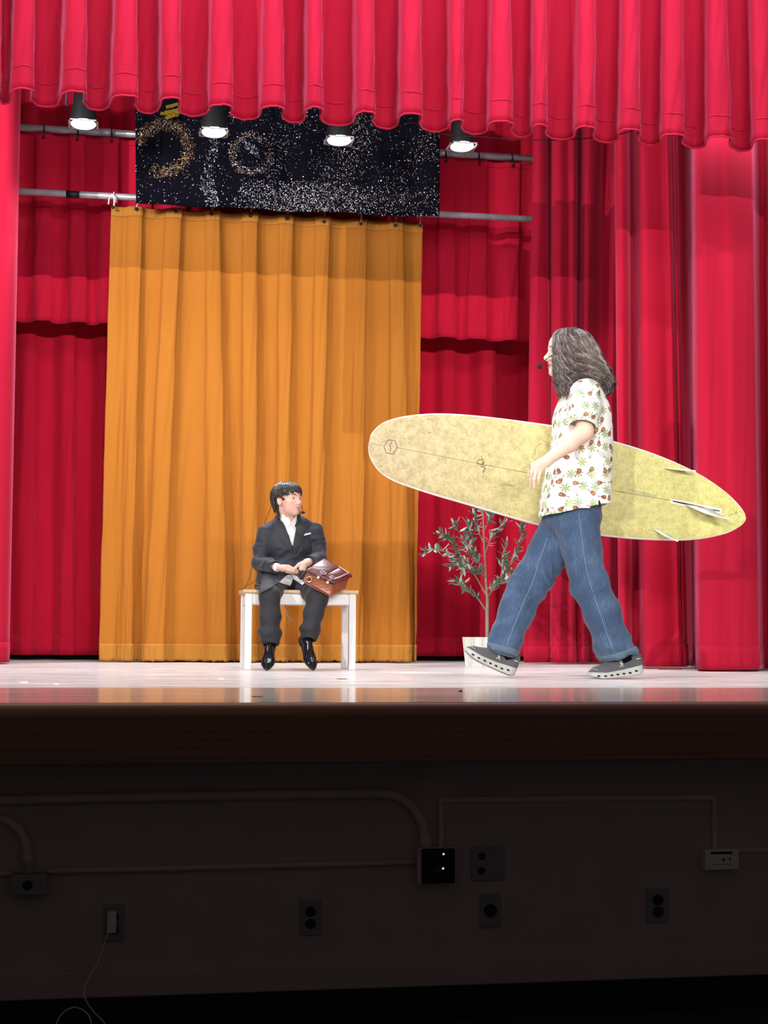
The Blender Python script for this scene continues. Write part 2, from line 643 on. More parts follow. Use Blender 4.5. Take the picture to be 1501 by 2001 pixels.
def rows_between(V, v0, v1, k):
    nv = len(V) - 1
    out = []
    for t in np.linspace(v0, v1, k):
        f = t * nv
        i = min(int(f), nv - 1)
        out.append(V[i] * (1 - (f - i)) + V[i + 1] * (f - i))
    return out


band('hem_band', rows_between(GV, 0.963, 0.999, 9), gcurt, M['gold_hem'], 0.009, 0.006)
band('heading_band', rows_between(GV, 0.0, 0.022, 5), gcurt, M['gold_hem'], 0.008, 0.006, 9)
PIPE_LO_Y = 11.82


def pipe_line(px0, py0, px1, py1, Y, ext0=0.0, ext1=0.0):
    a, b = at(px0, py0, Y), at(px1, py1, Y)
    z = (a[2] + b[2]) / 2
    return np.array([a[0] - ext0, Y, z]), np.array([b[0] + ext1, Y, z])


a, b = pipe_line(35, 373, 1052, 430, PIPE_LO_Y, 2.2, 1.6)
lowpipe = empty('batten_pipe', (a + b) / 2)
lowpipe['_base'] = tuple((a + b) / 2)
tag(lowpipe, 'lower grey steel batten pipe carrying the gold curtain', 'pipe')
MB().tube([a, b], 0.026, 16).obj('tube', M['steel'], lowpipe, True)
for q in (0.215, 0.33, 0.64, 0.83):
    c = a * (1 - q) + b * q
    MB().tube([c - (0.05, 0, 0), c + (0.05, 0, 0)], 0.0285, 16).obj('coupling', M['dark_metal'], lowpipe, True)
LOZ = a[2]
# hooks with white cords up to the pipe
hooks = [(221, 405), (266, 408), (343, 413), (413, 418), (489, 421), (561, 427), (633, 433), (705, 437), (773, 440), (821, 441)]
for px, py in hooks:
    p = at(px, py, GY - 0.058)
    h = MB().ball(p, 0.014, 8, 6).obj('hook', M['dark_metal'], gcurt, True)
    top = np.array([p[0] + 0.004, PIPE_LO_Y - 0.03, LOZ + 0.005])
    mid = p * 0.5 + top * 0.5 + np.array([0.012, -0.005, 0])
    mb = MB().tube([p, mid, top], 0.006, 5)
    loop = [np.array([top[0], PIPE_LO_Y + 0.033 * math.cos(t), LOZ + 0.033 * math.sin(t)]) for t in np.linspace(pi, -pi, 13)]
    mb.tube(loop, 0.006, 5)
    mb.obj('tie_cord', M['white_cord'], gcurt, True)
# a knot with loose ends at the left end of the curtain
p = at(220, 383, PIPE_LO_Y - 0.05)
mb = MB().ball(p, (0.022, 0.018, 0.018), 10, 6)
for dx, dz in ((-0.03, -0.07), (0.015, -0.10), (0.03, -0.05)):
    mb.tube(catmull([p, p + (dx * 0.8, -0.01, dz * 0.3), p + (dx, -0.005, dz)], 4), 0.006, 5)
mb.obj('knot', M['white_cord'], gcurt, True)

# --- upper pipe with the rear border
PIPE_UP_Y = 12.15
a, b = pipe_line(37, 250, 1050, 310, PIPE_UP_Y, 2.2, 1.6)
uppipe = empty('batten_pipe', (a + b) / 2)
uppipe['_base'] = tuple((a + b) / 2)
tag(uppipe, 'upper grey steel batten pipe above the pleated rear border', 'pipe')
MB().tube([a, b], 0.029, 16).obj('tube', M['steel'], uppipe, True)
UPZ = a[2]
for q in (0.2, 0.36, 0.7, 0.86):
    c = a * (1 - q) + b * q
    MB().tube([c - (0.06, 0, 0), c + (0.06, 0, 0)], 0.032, 16).obj('coupling', M['steel'], uppipe, True)
rb_t, rb_b = [], []
for k in range(-3, 19):
    c = 85 + k * 66.2 if k < 6 else 85 + k * 66.2 - (k - 6) * 1.2
    rb_t.append((c - 13, c + 13))
    rb_b.append((c - 17 + 5 * math.sin(k * 2.3), c + 13 + 4 * math.sin(k * 1.7)))
rst = pleats(rb_t, rb_b, 0.03, 0.07, (-170, -170), (1310, 1310), under=0.5, jitter=0.3)
rbz_t = UPZ - 0.05
rbz_b = at(540, 648, PIPE_UP_Y)[2]
rborder, RV = curtain('rear_border_curtain', rst, PIPE_UP_Y, 285, 648, rbz_t, rbz_b, M['lit_back_velvet'], nv=30, nu=5, wrinkle=0.006)
tag(rborder, 'shorter pleated red border hung from the upper batten pipe', 'curtain')
MB().tube(RV[-1] + np.array([0, -0.003, 0]), 0.005, 5).obj('hem_edge', M['red_velvet'], rborder, True)
b0 = band('heading_band', rows_between(RV, 0.0, 0.03, 3), rborder, M['lit_back_velvet'], 0.010, 0.004)
for (l, r) in rb_t:
    px = (l + r) / 2
    if px < 20 or px > 1060:
        continue
    p = at(px, 285, PIPE_UP_Y - 0.05)
    p[2] = rbz_t - 0.035
    h = MB().ball(p, 0.013, 8, 6)
    loop = [np.array([p[0], PIPE_UP_Y + 0.034 * math.cos(t), UPZ + 0.034 * math.sin(t)]) for t in np.linspace(pi, -pi, 13)]
    h.tube([p, p + (0.006, 0.005, 0.03), loop[0]], 0.005, 5).tube(loop, 0.005, 5)
    h.obj('hook', M['dark_metal'], rborder, True)

# --- backdrop curtain behind everything


def random_folds(px0, px1, wmin, wmax, A, seed, lean=0.0, sharp=2):
    r = random.Random(seed)
    st = []
    x = px0
    while x < px1:
        w = r.uniform(wmin, wmax)
        d = A * r.uniform(0.6, 1.0)
        st += [(x, x + lean, 0.02, 0.02), (x + w * 0.28, x + w * 0.25 + lean, -d * 0.75, -d * 0.8), (x + w * 0.45, x + w * 0.45 + lean, -d, -d),
               (x + w * 0.58, x + w * 0.6 + lean, -d * 0.8, -d * 0.85), (x + w * 0.62, x + w * 0.63 + lean, -d * 0.2, -d * 0.25)]
        x += w
    return st


BKY = 12.65
bkst = random_folds(-260, 1420, 55, 90, 0.15, 4)
bk, KV = curtain('backdrop_curtain', bkst, BKY, 300, 1280, 6.2, at(500, 1281, BKY)[2], M['lit_back_velvet'], nv=40, nu=4, wrinkle=0.01)
tag(bk, 'long red backdrop curtain at the rear with its hem just off the boards', 'curtain')
band('hem_band', rows_between(KV, 0.975, 0.999, 4), bk, M['lit_back_velvet'], 0.006, 0.004)

# --- side curtains
LEFT_Y = 11.05
st = [(-330, -350, 0.3, 0.3), (-250, -270, -0.1, -0.1), (-190, -205, 0.05, 0.05), (-120, -140, -0.15, -0.15), (-60, -80, 0.0, 0.0), (-18, -35, -0.14, -0.14), (10, -8, -0.18, -0.18), (30, 11, -0.12, -0.12),
      (37, 17, 0.0, 0.0), (31, 12, 0.14, 0.14), (10, -10, 0.2, 0.2)]
lc, LV = curtain('side_curtain', st, LEFT_Y, 230, 1295, 5.6, 0.012, M['red_velvet'], nv=30, nu=8)
tag(lc, 'red velvet side curtain at the stage left edge of the picture, beside the backdrop', 'curtain')
lc['label'] = 'narrow strip of red side curtain at the far left'
band('hem_band', rows_between(LV, 0.975, 0.999, 4), lc, M['red_velvet'], 0.008)

LEGB_Y = 11.45
st = [(1062, 1040, 0.16, 0.12), (1054, 1030, 0.10, 0.05), (1050, 1025, 0.0, 0.0), (1056, 1045, -0.06, -0.02), (1065, 1073, -0.04, 0.03), (1068, 1076, 0.1, 0.02), (1078, 1078, 0.13, -0.04), (1082, 1082, -0.02, -0.07), (1096, 1096, -0.07, -0.09),
      (1112, 1110, -0.03, -0.05), (1118, 1114, -0.08, -0.08), (1126, 1122, -0.08, -0.08), (1130, 1124, 0.02, 0.0), (1138, 1130, 0.10, 0.0), (1145, 1138, -0.03, -0.06), (1160, 1144, -0.08, -0.04), (1180, 1152, -0.04, 0.08),
      (1186, 1160, 0.1, 0.06), (1196, 1175, 0.14, -0.05), (1206, 1192, -0.02, -0.06), (1222, 1206, -0.05, 0.08), (1240, 1226, 0.1, 0.1), (1262, 1250, -0.06, -0.05), (1290, 1280, 0.0, 0.0), (1330, 1330, -0.05, -0.05)]
lb, LBV = curtain('side_curtain', st, LEGB_Y, 280, 1294, 5.7, 0.012, M['red_velvet'], nv=40, nu=6, wrinkle=0.004)
tag(lb, 'red leg curtain behind the walking man, covering the ends of the batten pipes', 'curtain')
band('hem_band', rows_between(LBV, 0.978, 0.999, 4), lb, M['red_velvet'], 0.008, 0.004)

LEGC_Y = 10.1
st = [(1222, 1236, 0.20, 0.2), (1208, 1220, 0.16, 0.12), (1200, 1211, 0.02, 0.0), (1206, 1214, -0.10, -0.06), (1216, 1222, -0.12, -0.08), (1226, 1231, -0.06, -0.04), (1230, 1235, 0.06, 0.04), (1236, 1244, 0.08, 0.08), (1242, 1252, -0.02, 0.02), (1256, 1262, -0.09, -0.16),
      (1272, 1290, -0.06, -0.20), (1288, 1316, -0.04, -0.18), (1296, 1327, -0.09, -0.2), (1302, 1331, -0.07, -0.18), (1306, 1333, 0.0, -0.12), (1311, 1336, -0.05, -0.17), (1317, 1341, -0.04, -0.14),
      (1319, 1343, 0.06, 0.02), (1318, 1342, 0.14, 0.10)]
lcx, LCV = curtain('side_curtain', st, LEGC_Y, 280, 1302, 5.4, 0.014, M['red_velvet'], nv=40, nu=6, wrinkle=0.003)
tag(lcx, 'red leg curtain with one bright pink leading fold, behind the surfboard tail', 'curtain')
band('hem_band', rows_between(LCV, 0.972, 0.999, 4), lcx, M['red_velvet'], 0.008, 0.004)

MAIN_Y = 9.25
st = [(1322, 1345, 1.15, 1.15), (1340, 1350, 1.05, 1.05), (1352, 1358, 0.8, 0.8), (1355, 1362, 0.3, 0.3), (1357, 1364, 0.06, 0.05), (1364, 1370, -0.06, -0.06), (1376, 1385, -0.08, -0.10), (1390, 1405, -0.05, -0.12), (1408, 1425, -0.05, -0.12), (1424, 1440, -0.08, -0.13), (1440, 1456, -0.07, -0.12), (1460, 1472, -0.05, -0.10),
      (1470, 1483, -0.02, -0.05), (1474, 1486, 0.14, 0.14), (1484, 1492, 0.28, 0.28), (1500, 1505, 0.26, 0.26), (1515, 1518, 0.05, 0.05), (1535, 1537, -0.08, -0.08), (1570, 1570, -0.05, -0.05), (1590, 1590, 0.1, 0.1), (1640, 1640, -0.05, -0.05)]
mc, MV = curtain('main_curtain', st, MAIN_Y, 290, 1311, 5.0, 0.012, M['red_velvet'], nv=40, nu=6, wrinkle=0.003)
tag(mc, 'broad red main curtain drawn aside at the right edge of the stage', 'curtain')
band('hem_band', rows_between(MV, 0.97, 0.999, 4), mc, M['red_velvet'], 0.008, 0.003)
for o in (lc, lb, lcx):
    o['group'] = 'side curtains'

# ------------------------------------------------------------------ stage lamps
LAMP_Y = 10.9
LAMPS = [(163, 240, 150), (418, 256, 150), (663, 272, 150), (903, 284, 150)]
lamp_c = [at(px, py, LAMP_Y) for px, py, _ in LAMPS]
bat_z = max(c[2] for c in lamp_c) + 0.55
bat = MB().tube([(-3.5, LAMP_Y + 0.02, bat_z), (6.0, LAMP_Y + 0.02, bat_z)], 0.025, 12).obj('lighting_batten', M['dark_metal'], None, True, (1.2, LAMP_Y, bat_z))
tag(bat, 'dark batten pipe above the four lit stage lamps, hidden by the border', 'pipe')
M['lens_glow'] = m_emit('lamp_lens', (0.85, 1.0, 0.97), 22)
M['lens_ring'] = m_emit('lamp_led', (0.80, 1.0, 0.98), 40)
tilt = math.radians(9)
WHERE = ['left end of the row, over the bare left gap', 'over the brown glitter ring on the banner', 'over the middle of the black banner', 'right end of the row, over the rear border']
for i, c in enumerate(lamp_c):
    root = empty('stage_lamp', c)
    tag(root, 'lit round stage lamp, ' + WHERE[i], 'lamp', 'row of lit stage lamps')
    ax = np.array([0, math.sin(tilt), math.cos(tilt)])
    prof = [(0.0, 0.26), (0.055, 0.26), (0.07, 0.24), (0.080, 0.12), (0.092, 0.05), (0.096, 0.0), (0.096, -0.012), (0.088, -0.012), (0.087, 0.01), (0.0, 0.01)]
    auto_smooth(MB().lathe(prof, c, ax, 28).obj('housing', M['black_plastic'], root, True))
    MB().lathe([(0.0, 0.0), (0.086, 0.0), (0.086, 0.006), (0.0, 0.006)], c - ax * 0.001, ax, 28).obj('lens', M['lens_glow'], root, False)
    a1 = np.cross(ax, (1, 0, 0))
    for k in range(7):
        q = c - ax * 0.004 + (0 if k == 6 else 1) * 0.06 * (math.cos(k * pi / 3) * np.array([1, 0, 0]) + math.sin(k * pi / 3) * a1)
        MB().ball(q, (0.02, 0.02, 0.008), 10, 6).obj('led_cell', M['lens_ring'], root, True)
    # square colour frame in front of the lens
    fr = MB()
    for sx, sy in ((1, 0), (-1, 0), (0, 1), (0, -1)):
        o_ = c - ax * 0.012 + np.array([sx * 0.098, sy * 0.098, 0])
        fr.box((-0.006 - 0.098 * abs(sy), -0.006 - 0.098 * abs(sx), -0.004), (0.006 + 0.098 * abs(sy), 0.006 + 0.098 * abs(sx), 0.004), np.eye(3), o_)
    fr.obj('frame', M['steel'], root)
    top = np.array([c[0], LAMP_Y + 0.02, bat_z])
    yk = MB()
    for s_ in (1, -1):
        yk.tube([c + ax * 0.12 + (s_ * 0.1, 0, 0), c + ax * 0.12 + (s_ * 0.125, 0, 0.01), c + np.array([s_ * 0.12, 0.01, 0.33]), c + np.array([0, 0.02, 0.36])], 0.010, 6)
    yk.obj('yoke', M['dark_metal'], root, True)
    MB().box((-0.02, -0.03, -0.04), (0.02, 0.03, 0.035), np.eye(3), top).tube([c + (0, 0.02, 0.35), top], 0.012, 8).obj('clamp', M['dark_metal'], root)
    sp = spot('stage_lamp_beam', c - ax * 0.03, c - ax * 3 + (0, -0.2, 0), LAMPS[i][2], (0.86, 0.95, 1.0), 110, 0.9, 0.08)

# house lights, out of frame: each with an added shutter plate that trims the beam at the stage edge
for i, (L, aim, pw, colr, ang, length) in enumerate(HOUSE_LIGHTS):
    L, aim = np.array(L), np.array(aim)
    dY = 0.9
    k = dY / (EDGE_Y - L[1])
    cx = L[0] + (aim[0] - L[0]) * dY / (aim[1] - L[1])
    zc = L[2] + ((0.24 if length else 0.02) - L[2]) * k
    root = empty('house_light', L)
    tag(root, ['house spotlight high on the left of the hall', 'house spotlight high on the right of the hall', 'long strip of added fill light, unseen at the back of the hall', 'follow spotlight low at the back left of the hall'][i], 'lamp')
    d = (aim - L) / np.linalg.norm(aim - L)
    if length:
        MB().box((L[0] - length / 2 - 0.05, L[1] - 0.3, L[2] - 0.08), (L[0] + length / 2 + 0.05, L[1] - 0.06, L[2] + 0.08), bevel=0.01).obj('housing', M['black_plastic'], root)
    else:
        auto_smooth(MB().lathe([(0.0, -0.45), (0.10, -0.45), (0.13, -0.4), (0.14, -0.06), (0.13, -0.05), (0.0, -0.05)], L, d, 20).obj('housing', M['black_plastic'], root, True))
    MB().box((cx - 1.6 - length / 2, L[1] + dY - 0.002, zc - 0.9), (cx + 1.6 + length / 2, L[1] + dY + 0.002, zc)).obj('shutter', M['dark_metal'], root)
    MB().tube([L - d * 0.2 + (0, 0, -0.12), (L[0], L[1], zc - 0.5), (cx, L[1] + dY, zc - 0.5)], 0.012, 6).obj('bracket', M['dark_metal'], root, True)

# ------------------------------------------------------------------ sequin banner
BAN_Y = 11.55
x0, x1 = at(258, 400, BAN_Y)[0], at(858, 428, BAN_Y)[0]
zb0, zb1 = at(262, 397.5, BAN_Y)[2], at(857, 425, BAN_Y)[2]
ztop = at(550, 120, BAN_Y)[2]
ban = empty('sequin_banner', ((x0 + x1) / 2, BAN_Y, zb0))
tag(ban, 'black cloth banner covered in brushed silver and bronze sequins, above the gold curtain', 'banner')
NX, NZ = 60, 24


def ban_pt(u, w):
    x = x0 + (x1 - x0) * u + (0.03 * (1 - w) if u < 0.02 else 0)
    zbot = zb0 + (zb1 - zb0) * u + 0.005 * math.sin(u * 21)
    z = zbot + (ztop - zbot) * w
    y = BAN_Y + 0.012 * math.sin(u * 17 + w * 2) + 0.008 * math.sin(u * 43)
    return np.array([x, y, z])


V = [ban_pt(i / NX, j / NZ) for j in range(NZ + 1) for i in range(NX + 1)]
Fc = [(j * (NX + 1) + i, j * (NX + 1) + i + 1, (j + 1) * (NX + 1) + i + 1, (j + 1) * (NX + 1) + i) for j in range(NZ) for i in range(NX)]
o = new_obj('cloth', V, Fc, M['black_cloth'], ban, True)
o.modifiers.new('thickness', 'SOLIDIFY').thickness = 0.004
for k in range(4):
    p = ban_pt(0.08 + 0.28 * k, 1.0)
    MB().tube([p, p + (0, 0.1, 0.35)], 0.005, 5).obj('tie_cord', M['white_cord'], ban, True)


def glitter_density(px, py):
    """how thickly the sequins are turned over at a place of the cloth, and how bronze they are"""
    d, br = 0.05, 0.0
    # open ring at the left
    dx, dy = px - 316, py - 288
    r = math.hypot(dx / 1.0, dy / 1.0)
    a = math.degrees(math.atan2(-dy, dx))
    if 30 < r < 64 and not (175 < a % 360 < 238):
        t = max(0, 1 - abs(r - 47) / 17)
        d, br = 0.95 * t, 0.9
    elif r < 31:
        d = 0.01
    # upright stroke
    if abs(px - 405 - 6 * math.sin(py * 0.05)) < (9 if py < 340 else 13) and 250 < py < 408:
        d = max(d, 0.35 + 0.4 * (py - 250) / 160)
    # curled stroke
    dx, dy = px - 484, py - 298
    r2 = math.hypot(dx, dy)
    if 24 < r2 < 47:
        a = math.degrees(math.atan2(-dy, dx)) % 360
        t = max(0, 1 - abs(r2 - 36) / 12)
        if not (15 < a < 40):
            d, br = max(d, 0.75 * t), 0.5
    if abs((px - 470) * 0.7 - (py - 278)) < 9 and 470 < px < 500:
        d = max(d, 0.6)
    # broad brushed field at the lower right
    if px > 420 and py > 345 + 0.05 * (px - 420) and px > 470 + (345 - py) * 0.4:
        w = math.exp(-((px - 590) / 130) ** 2)
        d = max(d, 0.18 + 0.62 * w * min(1, (py - 330) / 50))
    if px > 510:
        d = max(d, 0.17 + 0.1 * math.sin(px * 0.03) + 0.12 * math.sin(px * 0.045 + py * 0.03))
        br = max(br, 0.25 if px > 700 else 0.1)
    return d, br


sv, sf, scol = [], [], []
rs = random.Random(3)
for _ in range(80000):
    u, w = rs.random(), rs.random() ** 1.0
    px, py = 258 + 600 * u, 0
    p = ban_pt(u, w)
    # rough place in the pattern, from the size of the banner
    py = 398 + 28 * u - (p[2] - (zb0 + (zb1 - zb0) * u)) * 256
    if py < 180:
        continue
    d, br = glitter_density(px, py)
    if rs.random() > d * (0.85 if br > 0.4 else 0.5):
        continue
    s_ = rs.uniform(0.0018, 0.0036)
    th = rs.uniform(0, pi)
    t1, t2 = rs.gauss(0, 0.35), rs.gauss(0, 0.35)
    ex = np.array([math.cos(th), t1 * 0.6, math.sin(th)]) * s_
    ez = np.array([-math.sin(th), t2 * 0.6, math.cos(th)]) * s_ * rs.uniform(0.6, 1.0)
    c = p + (0, -0.006, 0)
    k = len(sv)
    sv += [c - ex - ez, c + ex - ez, c + ex + ez, c - ex + ez]
    sf.append((k, k + 1, k + 2, k + 3))
    if rs.random() < br:
        base = (0.55, 0.33, 0.16)
    else:
        base = rs.choice([(0.85, 0.85, 0.9), (0.9, 0.88, 0.8), (0.6, 0.58, 0.7), (0.8, 0.6, 0.7)])
    q = rs.uniform(0.25, 1.0) ** 1.5
    scol.append(tuple(b_ * q for b_ in base) + (1,))
t = NT('sequin')
at_ = t.n('ShaderNodeAttribute', attribute_name='tone')
t.bsdf(Base_Color=at_.outputs[0], Metallic=0.55, Roughness=0.28)
so = new_obj('sequins', sv, sf, t.m, ban, False)
so['kind'] = 'stuff'
ca = so.data.color_attributes.new('tone', 'FLOAT_COLOR', 'FACE' if False else 'CORNER')
ca.data.foreach_set('color', np.repeat(np.array(scol), 4, axis=0).ravel())
# the gold paper scrap above the ring
p = at(333, 214, BAN_Y - 0.06)
mb = MB()
for k in range(5):
    q = p + np.array([rs.uniform(-0.03, 0.03), -0.01 * k, rs.uniform(-0.06, 0.03)])
    mb.box((-0.055, -0.002, -0.012), (0.055, 0.002, 0.012), np.array(Matrix.Rotation(rs.uniform(-0.5, 0.3), 3, 'Y')), q)
gd = mb.obj('tinsel_scrap', m_plain('gold_foil', (0.75, 0.50, 0.06), 0.25, 0.9), ban)

# a slack thin cable from the border to the right
pts = [at(px, py, 8.335) for px, py in ((868, 262), (950, 268), (1010, 272), (1080, 274), (1150, 270), (1212, 262), (1250, 250))]
pts = [at(800, 236, 8.325)] + pts
cb = MB().tube(catmull(pts, 5), 0.003, 5).obj('thin_cable', M['dark_metal'], None, True, pts[3])
tag(cb, 'thin slack wire stretched just under the border hem', 'cable')

# ------------------------------------------------------------------ bench
FY = 9.45
bx0, bx1 = at(477.5, 1309, FY)[0], at(695, 1309, FY)[0]
BD = 0.335
bz_top = at(590, 1153.0, FY)[2]
bench = empty('bench', ((bx0 + bx1) / 2, FY + BD / 2, 0))
tag(bench, 'small white painted bench with a pale wood seat edge under the boy', 'bench')
lw = 0.043
for xx in (bx0, bx1 - lw):
    for yy in (FY, FY + BD - lw):
        MB().box((xx, yy, 0), (xx + lw, yy + lw, bz_top - 0.022), bevel=0.003).obj('leg', M['white_paint'], bench)
for xx in (bx0 + lw / 2, bx1 - lw / 2):
    for yy in (FY + lw / 2, FY + BD - lw / 2):
        MB().lathe([(0.0, 0.0), (0.016, 0.0), (0.016, 0.004), (0.0, 0.004)], (xx, yy, -0.0005), (0, 0, 1), 12).obj('foot_pad', M['black_plastic'], bench)
za, zb_ = bz_top - 0.022 - 0.068, bz_top - 0.0225
for yy in (FY + 0.006, FY + BD - 0.026):
    MB().box((bx0 + lw, yy, za), (bx1 - lw, yy + 0.02, zb_), bevel=0.002).obj('apron', M['white_paint'], bench)
for xx in (bx0 + 0.006, bx1 - 0.026):
    MB().box((xx, FY + lw, za), (xx + 0.02, FY + BD - lw, zb_), bevel=0.002).obj('apron', M['white_paint'], bench)
ov = 0.014
MB().box((bx0 - ov, FY - ov, bz_top - 0.022), (bx1 + ov, FY + BD + ov, bz_top), bevel=0.004).obj('seat', M['bench_wood'], bench)

# ------------------------------------------------------------------ potted olive
PY = 10.45
pc = at(950, 1300, PY)
pc[2] = 0
plant = empty('potted_olive_tree', pc)
tag(plant, 'slender artificial olive tree in a white ribbed square pot behind the man', 'plant')
t = NT('ribbed_pot')
v = t.coords((60, 60, 3))
n = t.noise(v, 1.0, 2)
t.bsdf(Base_Color=t.mix(t.math('GREATER_THAN', n, 0.52), (0.78, 0.78, 0.72), (0.58, 0.60, 0.55)), Roughness=0.55)
M['pot'] = t.m
hb, ht, hh = 0.118, 0.138, 0.205
NR = 14
mb = MB()


def ring(h, hz, ribs):
    out = []
    for side in range(4):
        for k in range(NR * 2):
            f = k / (NR * 2) * 2 - 1
            off = 0.003 * (k % 2) * ribs
            p = [(f * h, -h - off), (h + off, f * h), (-f * h, h + off), (-h - off, -f * h)][side]
            out.append((pc[0] + p[0], PY + p[1], hz))
    return out


R_ = [ring(hb, 0.0, 1), ring(hb + 0.001, 0.004, 1), ring(ht - 0.001, hh - 0.006, 1), ring(ht, hh, 0), ring(ht - 0.012, hh, 0), ring(ht - 0.014, hh - 0.03, 0)]
n = len(R_[0])
vs = [p for r_ in R_ for p in r_]
fs = [(j * n + i, j * n + (i + 1) % n, (j + 1) * n + (i + 1) % n, (j + 1) * n + i) for j in range(len(R_) - 1) for i in range(n)]
fs.append(tuple(range(n - 1, -1, -1)))
MB().add(vs, fs).obj('pot', M['pot'], plant)
MB().box((pc[0] - ht + 0.014, PY - ht + 0.014, hh - 0.05), (pc[0] + ht - 0.014, PY + ht - 0.014, hh - 0.03)).obj('soil', m_plain('moss_soil', (0.05, 0.04, 0.025), 0.9, bump=0.6), plant)
M['bark'] = m_plain('olive_bark', (0.25, 0.25, 0.17), 0.8, var=0.2, scale=60, bump=0.4)
t = NT('olive_leaf')
gm = t.n('ShaderNodeNewGeometry')
oi = t.n('ShaderNodeObjectInfo')
leafc = t.mix(oi.outputs['Random'], (0.045, 0.13, 0.085), (0.15, 0.25, 0.18))
t.bsdf(Base_Color=t.mix(gm.outputs['Backfacing'], leafc, (0.34, 0.38, 0.32)), Roughness=0.45, Subsurface_Weight=0.0)
M['leaf'] = t.m
rp = random.Random(21)


def PP(px, py, dy=0.0):
    return at(px, py, PY + dy)


trunk = catmull([(pc[0] + 0.006, PY, hh - 0.05), PP(952, 1244), PP(952, 1196), PP(952.5, 1169), PP(950, 1142), PP(948.5, 1106), PP(946.6, 1070), PP(945, 1034), PP(944, 1000), PP(941, 975)], 6)
MB().tube(trunk, list(np.interp(np.linspace(0, 1, len(trunk)), [0, 0.25, 0.4, 1], [0.0135, 0.012, 0.009, 0.003])), 8).obj('trunk', M['bark'], plant, True)
branches = [
    ([(952, 1196, 0), (931, 1166, -.02), (912, 1152, -.05), (886, 1131, -.09)], .006, 15),
    ([(931, 1166, -.02), (915, 1150, .03), (900, 1130, .06), (905, 1112, .08)], .004, 9),
    ([(952, 1166, 0), (930, 1127, .03), (908, 1095, .05), (881, 1081, .07), (847, 1072, .09), (829, 1080, .10)], .006, 32),
    ([(908, 1095, .05), (893, 1073, 0), (876, 1052, -.04), (856, 1040, -.07)], .004, 20),
    ([(949, 1110, 0), (936, 1100, -.04), (929, 1088, -.05), (911, 1066, -.07), (897, 1039, -.09), (888, 1022, -.10)], .005, 32),
    ([(929, 1088, -.05), (922, 1062, .02), (918, 1040, .04), (914, 1022, .05)], .004, 22),
    ([(947, 1085, 0), (958, 1056, -.06), (972, 1035, -.09), (986, 1018, -.12)], .004, 13),
    ([(950, 1150, 0), (964, 1147, -.03), (979, 1132, -.06), (995, 1105, -.08), (1009, 1081, -.10), (1018, 1052, -.11), (1022, 1026, -.12)], .006, 34),
    ([(979, 1132, -.06), (982, 1108, .01), (984, 1090, .03), (990, 1062, .05)], .004, 14),
    ([(958, 1149, 0), (975, 1141, -.1), (998, 1137, -.16)], .004, 8),
    ([(952, 1170, 0), (965, 1150, .08), (985, 1136, .14), (1004, 1122, .18)], .004, 12),
    ([(946, 1062, 0), (934, 1036, .05), (930, 1015, .08), (926, 1000, .09)], .004, 15),
    ([(945, 1040, 0), (955, 1018, -.05), (958, 1002, -.07)], .003, 9),
    ([(949, 1128, 0), (935, 1118, -.06), (915, 1112, -.10), (900, 1108, -.13)], .004, 16),
    ([(902, 1088, .06), (890, 1098, .0), (878, 1108, -.03)], .003, 9),
    ([(944, 1010, 0), (938, 990, 0), (947, 972, 0)], .003, 16),
]
# one leaf, shared by all
lv, lf = [], []
for k in range(6):
    f = k / 5
    wd_ = 0.36 * math.sin(pi * min(1, f * 0.93 + 0.05)) ** 0.8 * (1 - 0.25 * f)
    zc = -0.16 * f * f
    lv += [(f, -wd_ / 2, zc + 0.05 * wd_), (f, 0, zc - 0.03), (f, wd_ / 2, zc + 0.05 * wd_)]
for k in range(5):
    a = k * 3
    lf += [(a, a + 3, a + 4, a + 1), (a + 1, a + 4, a + 5, a + 2)]
leaf_me = bpy.data.meshes.new('leaf')
leaf_me.from_pydata(lv, [], lf)
leaf_me.polygons.foreach_set('use_smooth', [True] * len(leaf_me.polygons))
leaf_me.materials.append(M['leaf'])
pbase = np.array(plant['_base'])
more = MB()
for pts, r0, nl in branches:
    C = catmull([PP(*p) for p in pts], 7)
    MB().tube(C, list(np.linspace(r0, 0.0016, len(C))), 6).obj('branch', M['bark'], plant, True)
    n_own = int(nl * 1.05)
    nl = int(nl * 1.95)
    own = set(rp.sample(range(nl), n_own))
    for k in range(nl):
        f = 0.22 + 0.78 * (k + rp.random() * 0.5) / nl
        i = min(int(f * (len(C) - 1)), len(C) - 2)
        p = C[i] + (C[i + 1] - C[i]) * (f * (len(C) - 1) - i)
        tdir = C[i + 1] - C[i]
        tdir /= np.linalg.norm(tdir)
        d = tdir * rp.uniform(0.2, 0.9) + np.array([rp.gauss(0, 0.6), rp.gauss(0, 0.6), rp.gauss(0.1, 0.45)])
        d /= np.linalg.norm(d)
        side = np.cross(d, (rp.gauss(0, 0.5), rp.gauss(0, 0.5), 1))
        side /= np.linalg.norm(side)
        up = np.cross(d, side)
        sc = rp.uniform(0.046, 0.070)
        if k not in own:
            more.add([p + d * sc * q[0] + side * sc * q[1] + up * sc * q[2] for q in lv], lf)
            continue
        o = bpy.data.objects.new('leaf', leaf_me)
        COL.objects.link(o)
        o.parent = plant
        mt = np.eye(4)
        mt[:3, 0], mt[:3, 1], mt[:3, 2] = d * sc, side * sc, up * sc
        mt[:3, 3] = p - pbase
        o.matrix_basis = Matrix(mt.tolist())

more.obj('foliage', M['leaf'], plant, True)['kind'] = 'stuff'

# ------------------------------------------------------------------ bits on the boards


def litter(name, px, py, w, d, h, mat, label, cat, ang=0.0):
    p = atz(px, py, 0)
    R3 = np.array(Matrix.Rotation(ang, 3, 'Z'))
    o = MB().box((-w / 2, -d / 2, 0), (w / 2, d / 2, h), R3, p, bevel=min(h, w, d) * 0.2).obj(name, mat, None, False, p)
    return tag(o, label, cat)


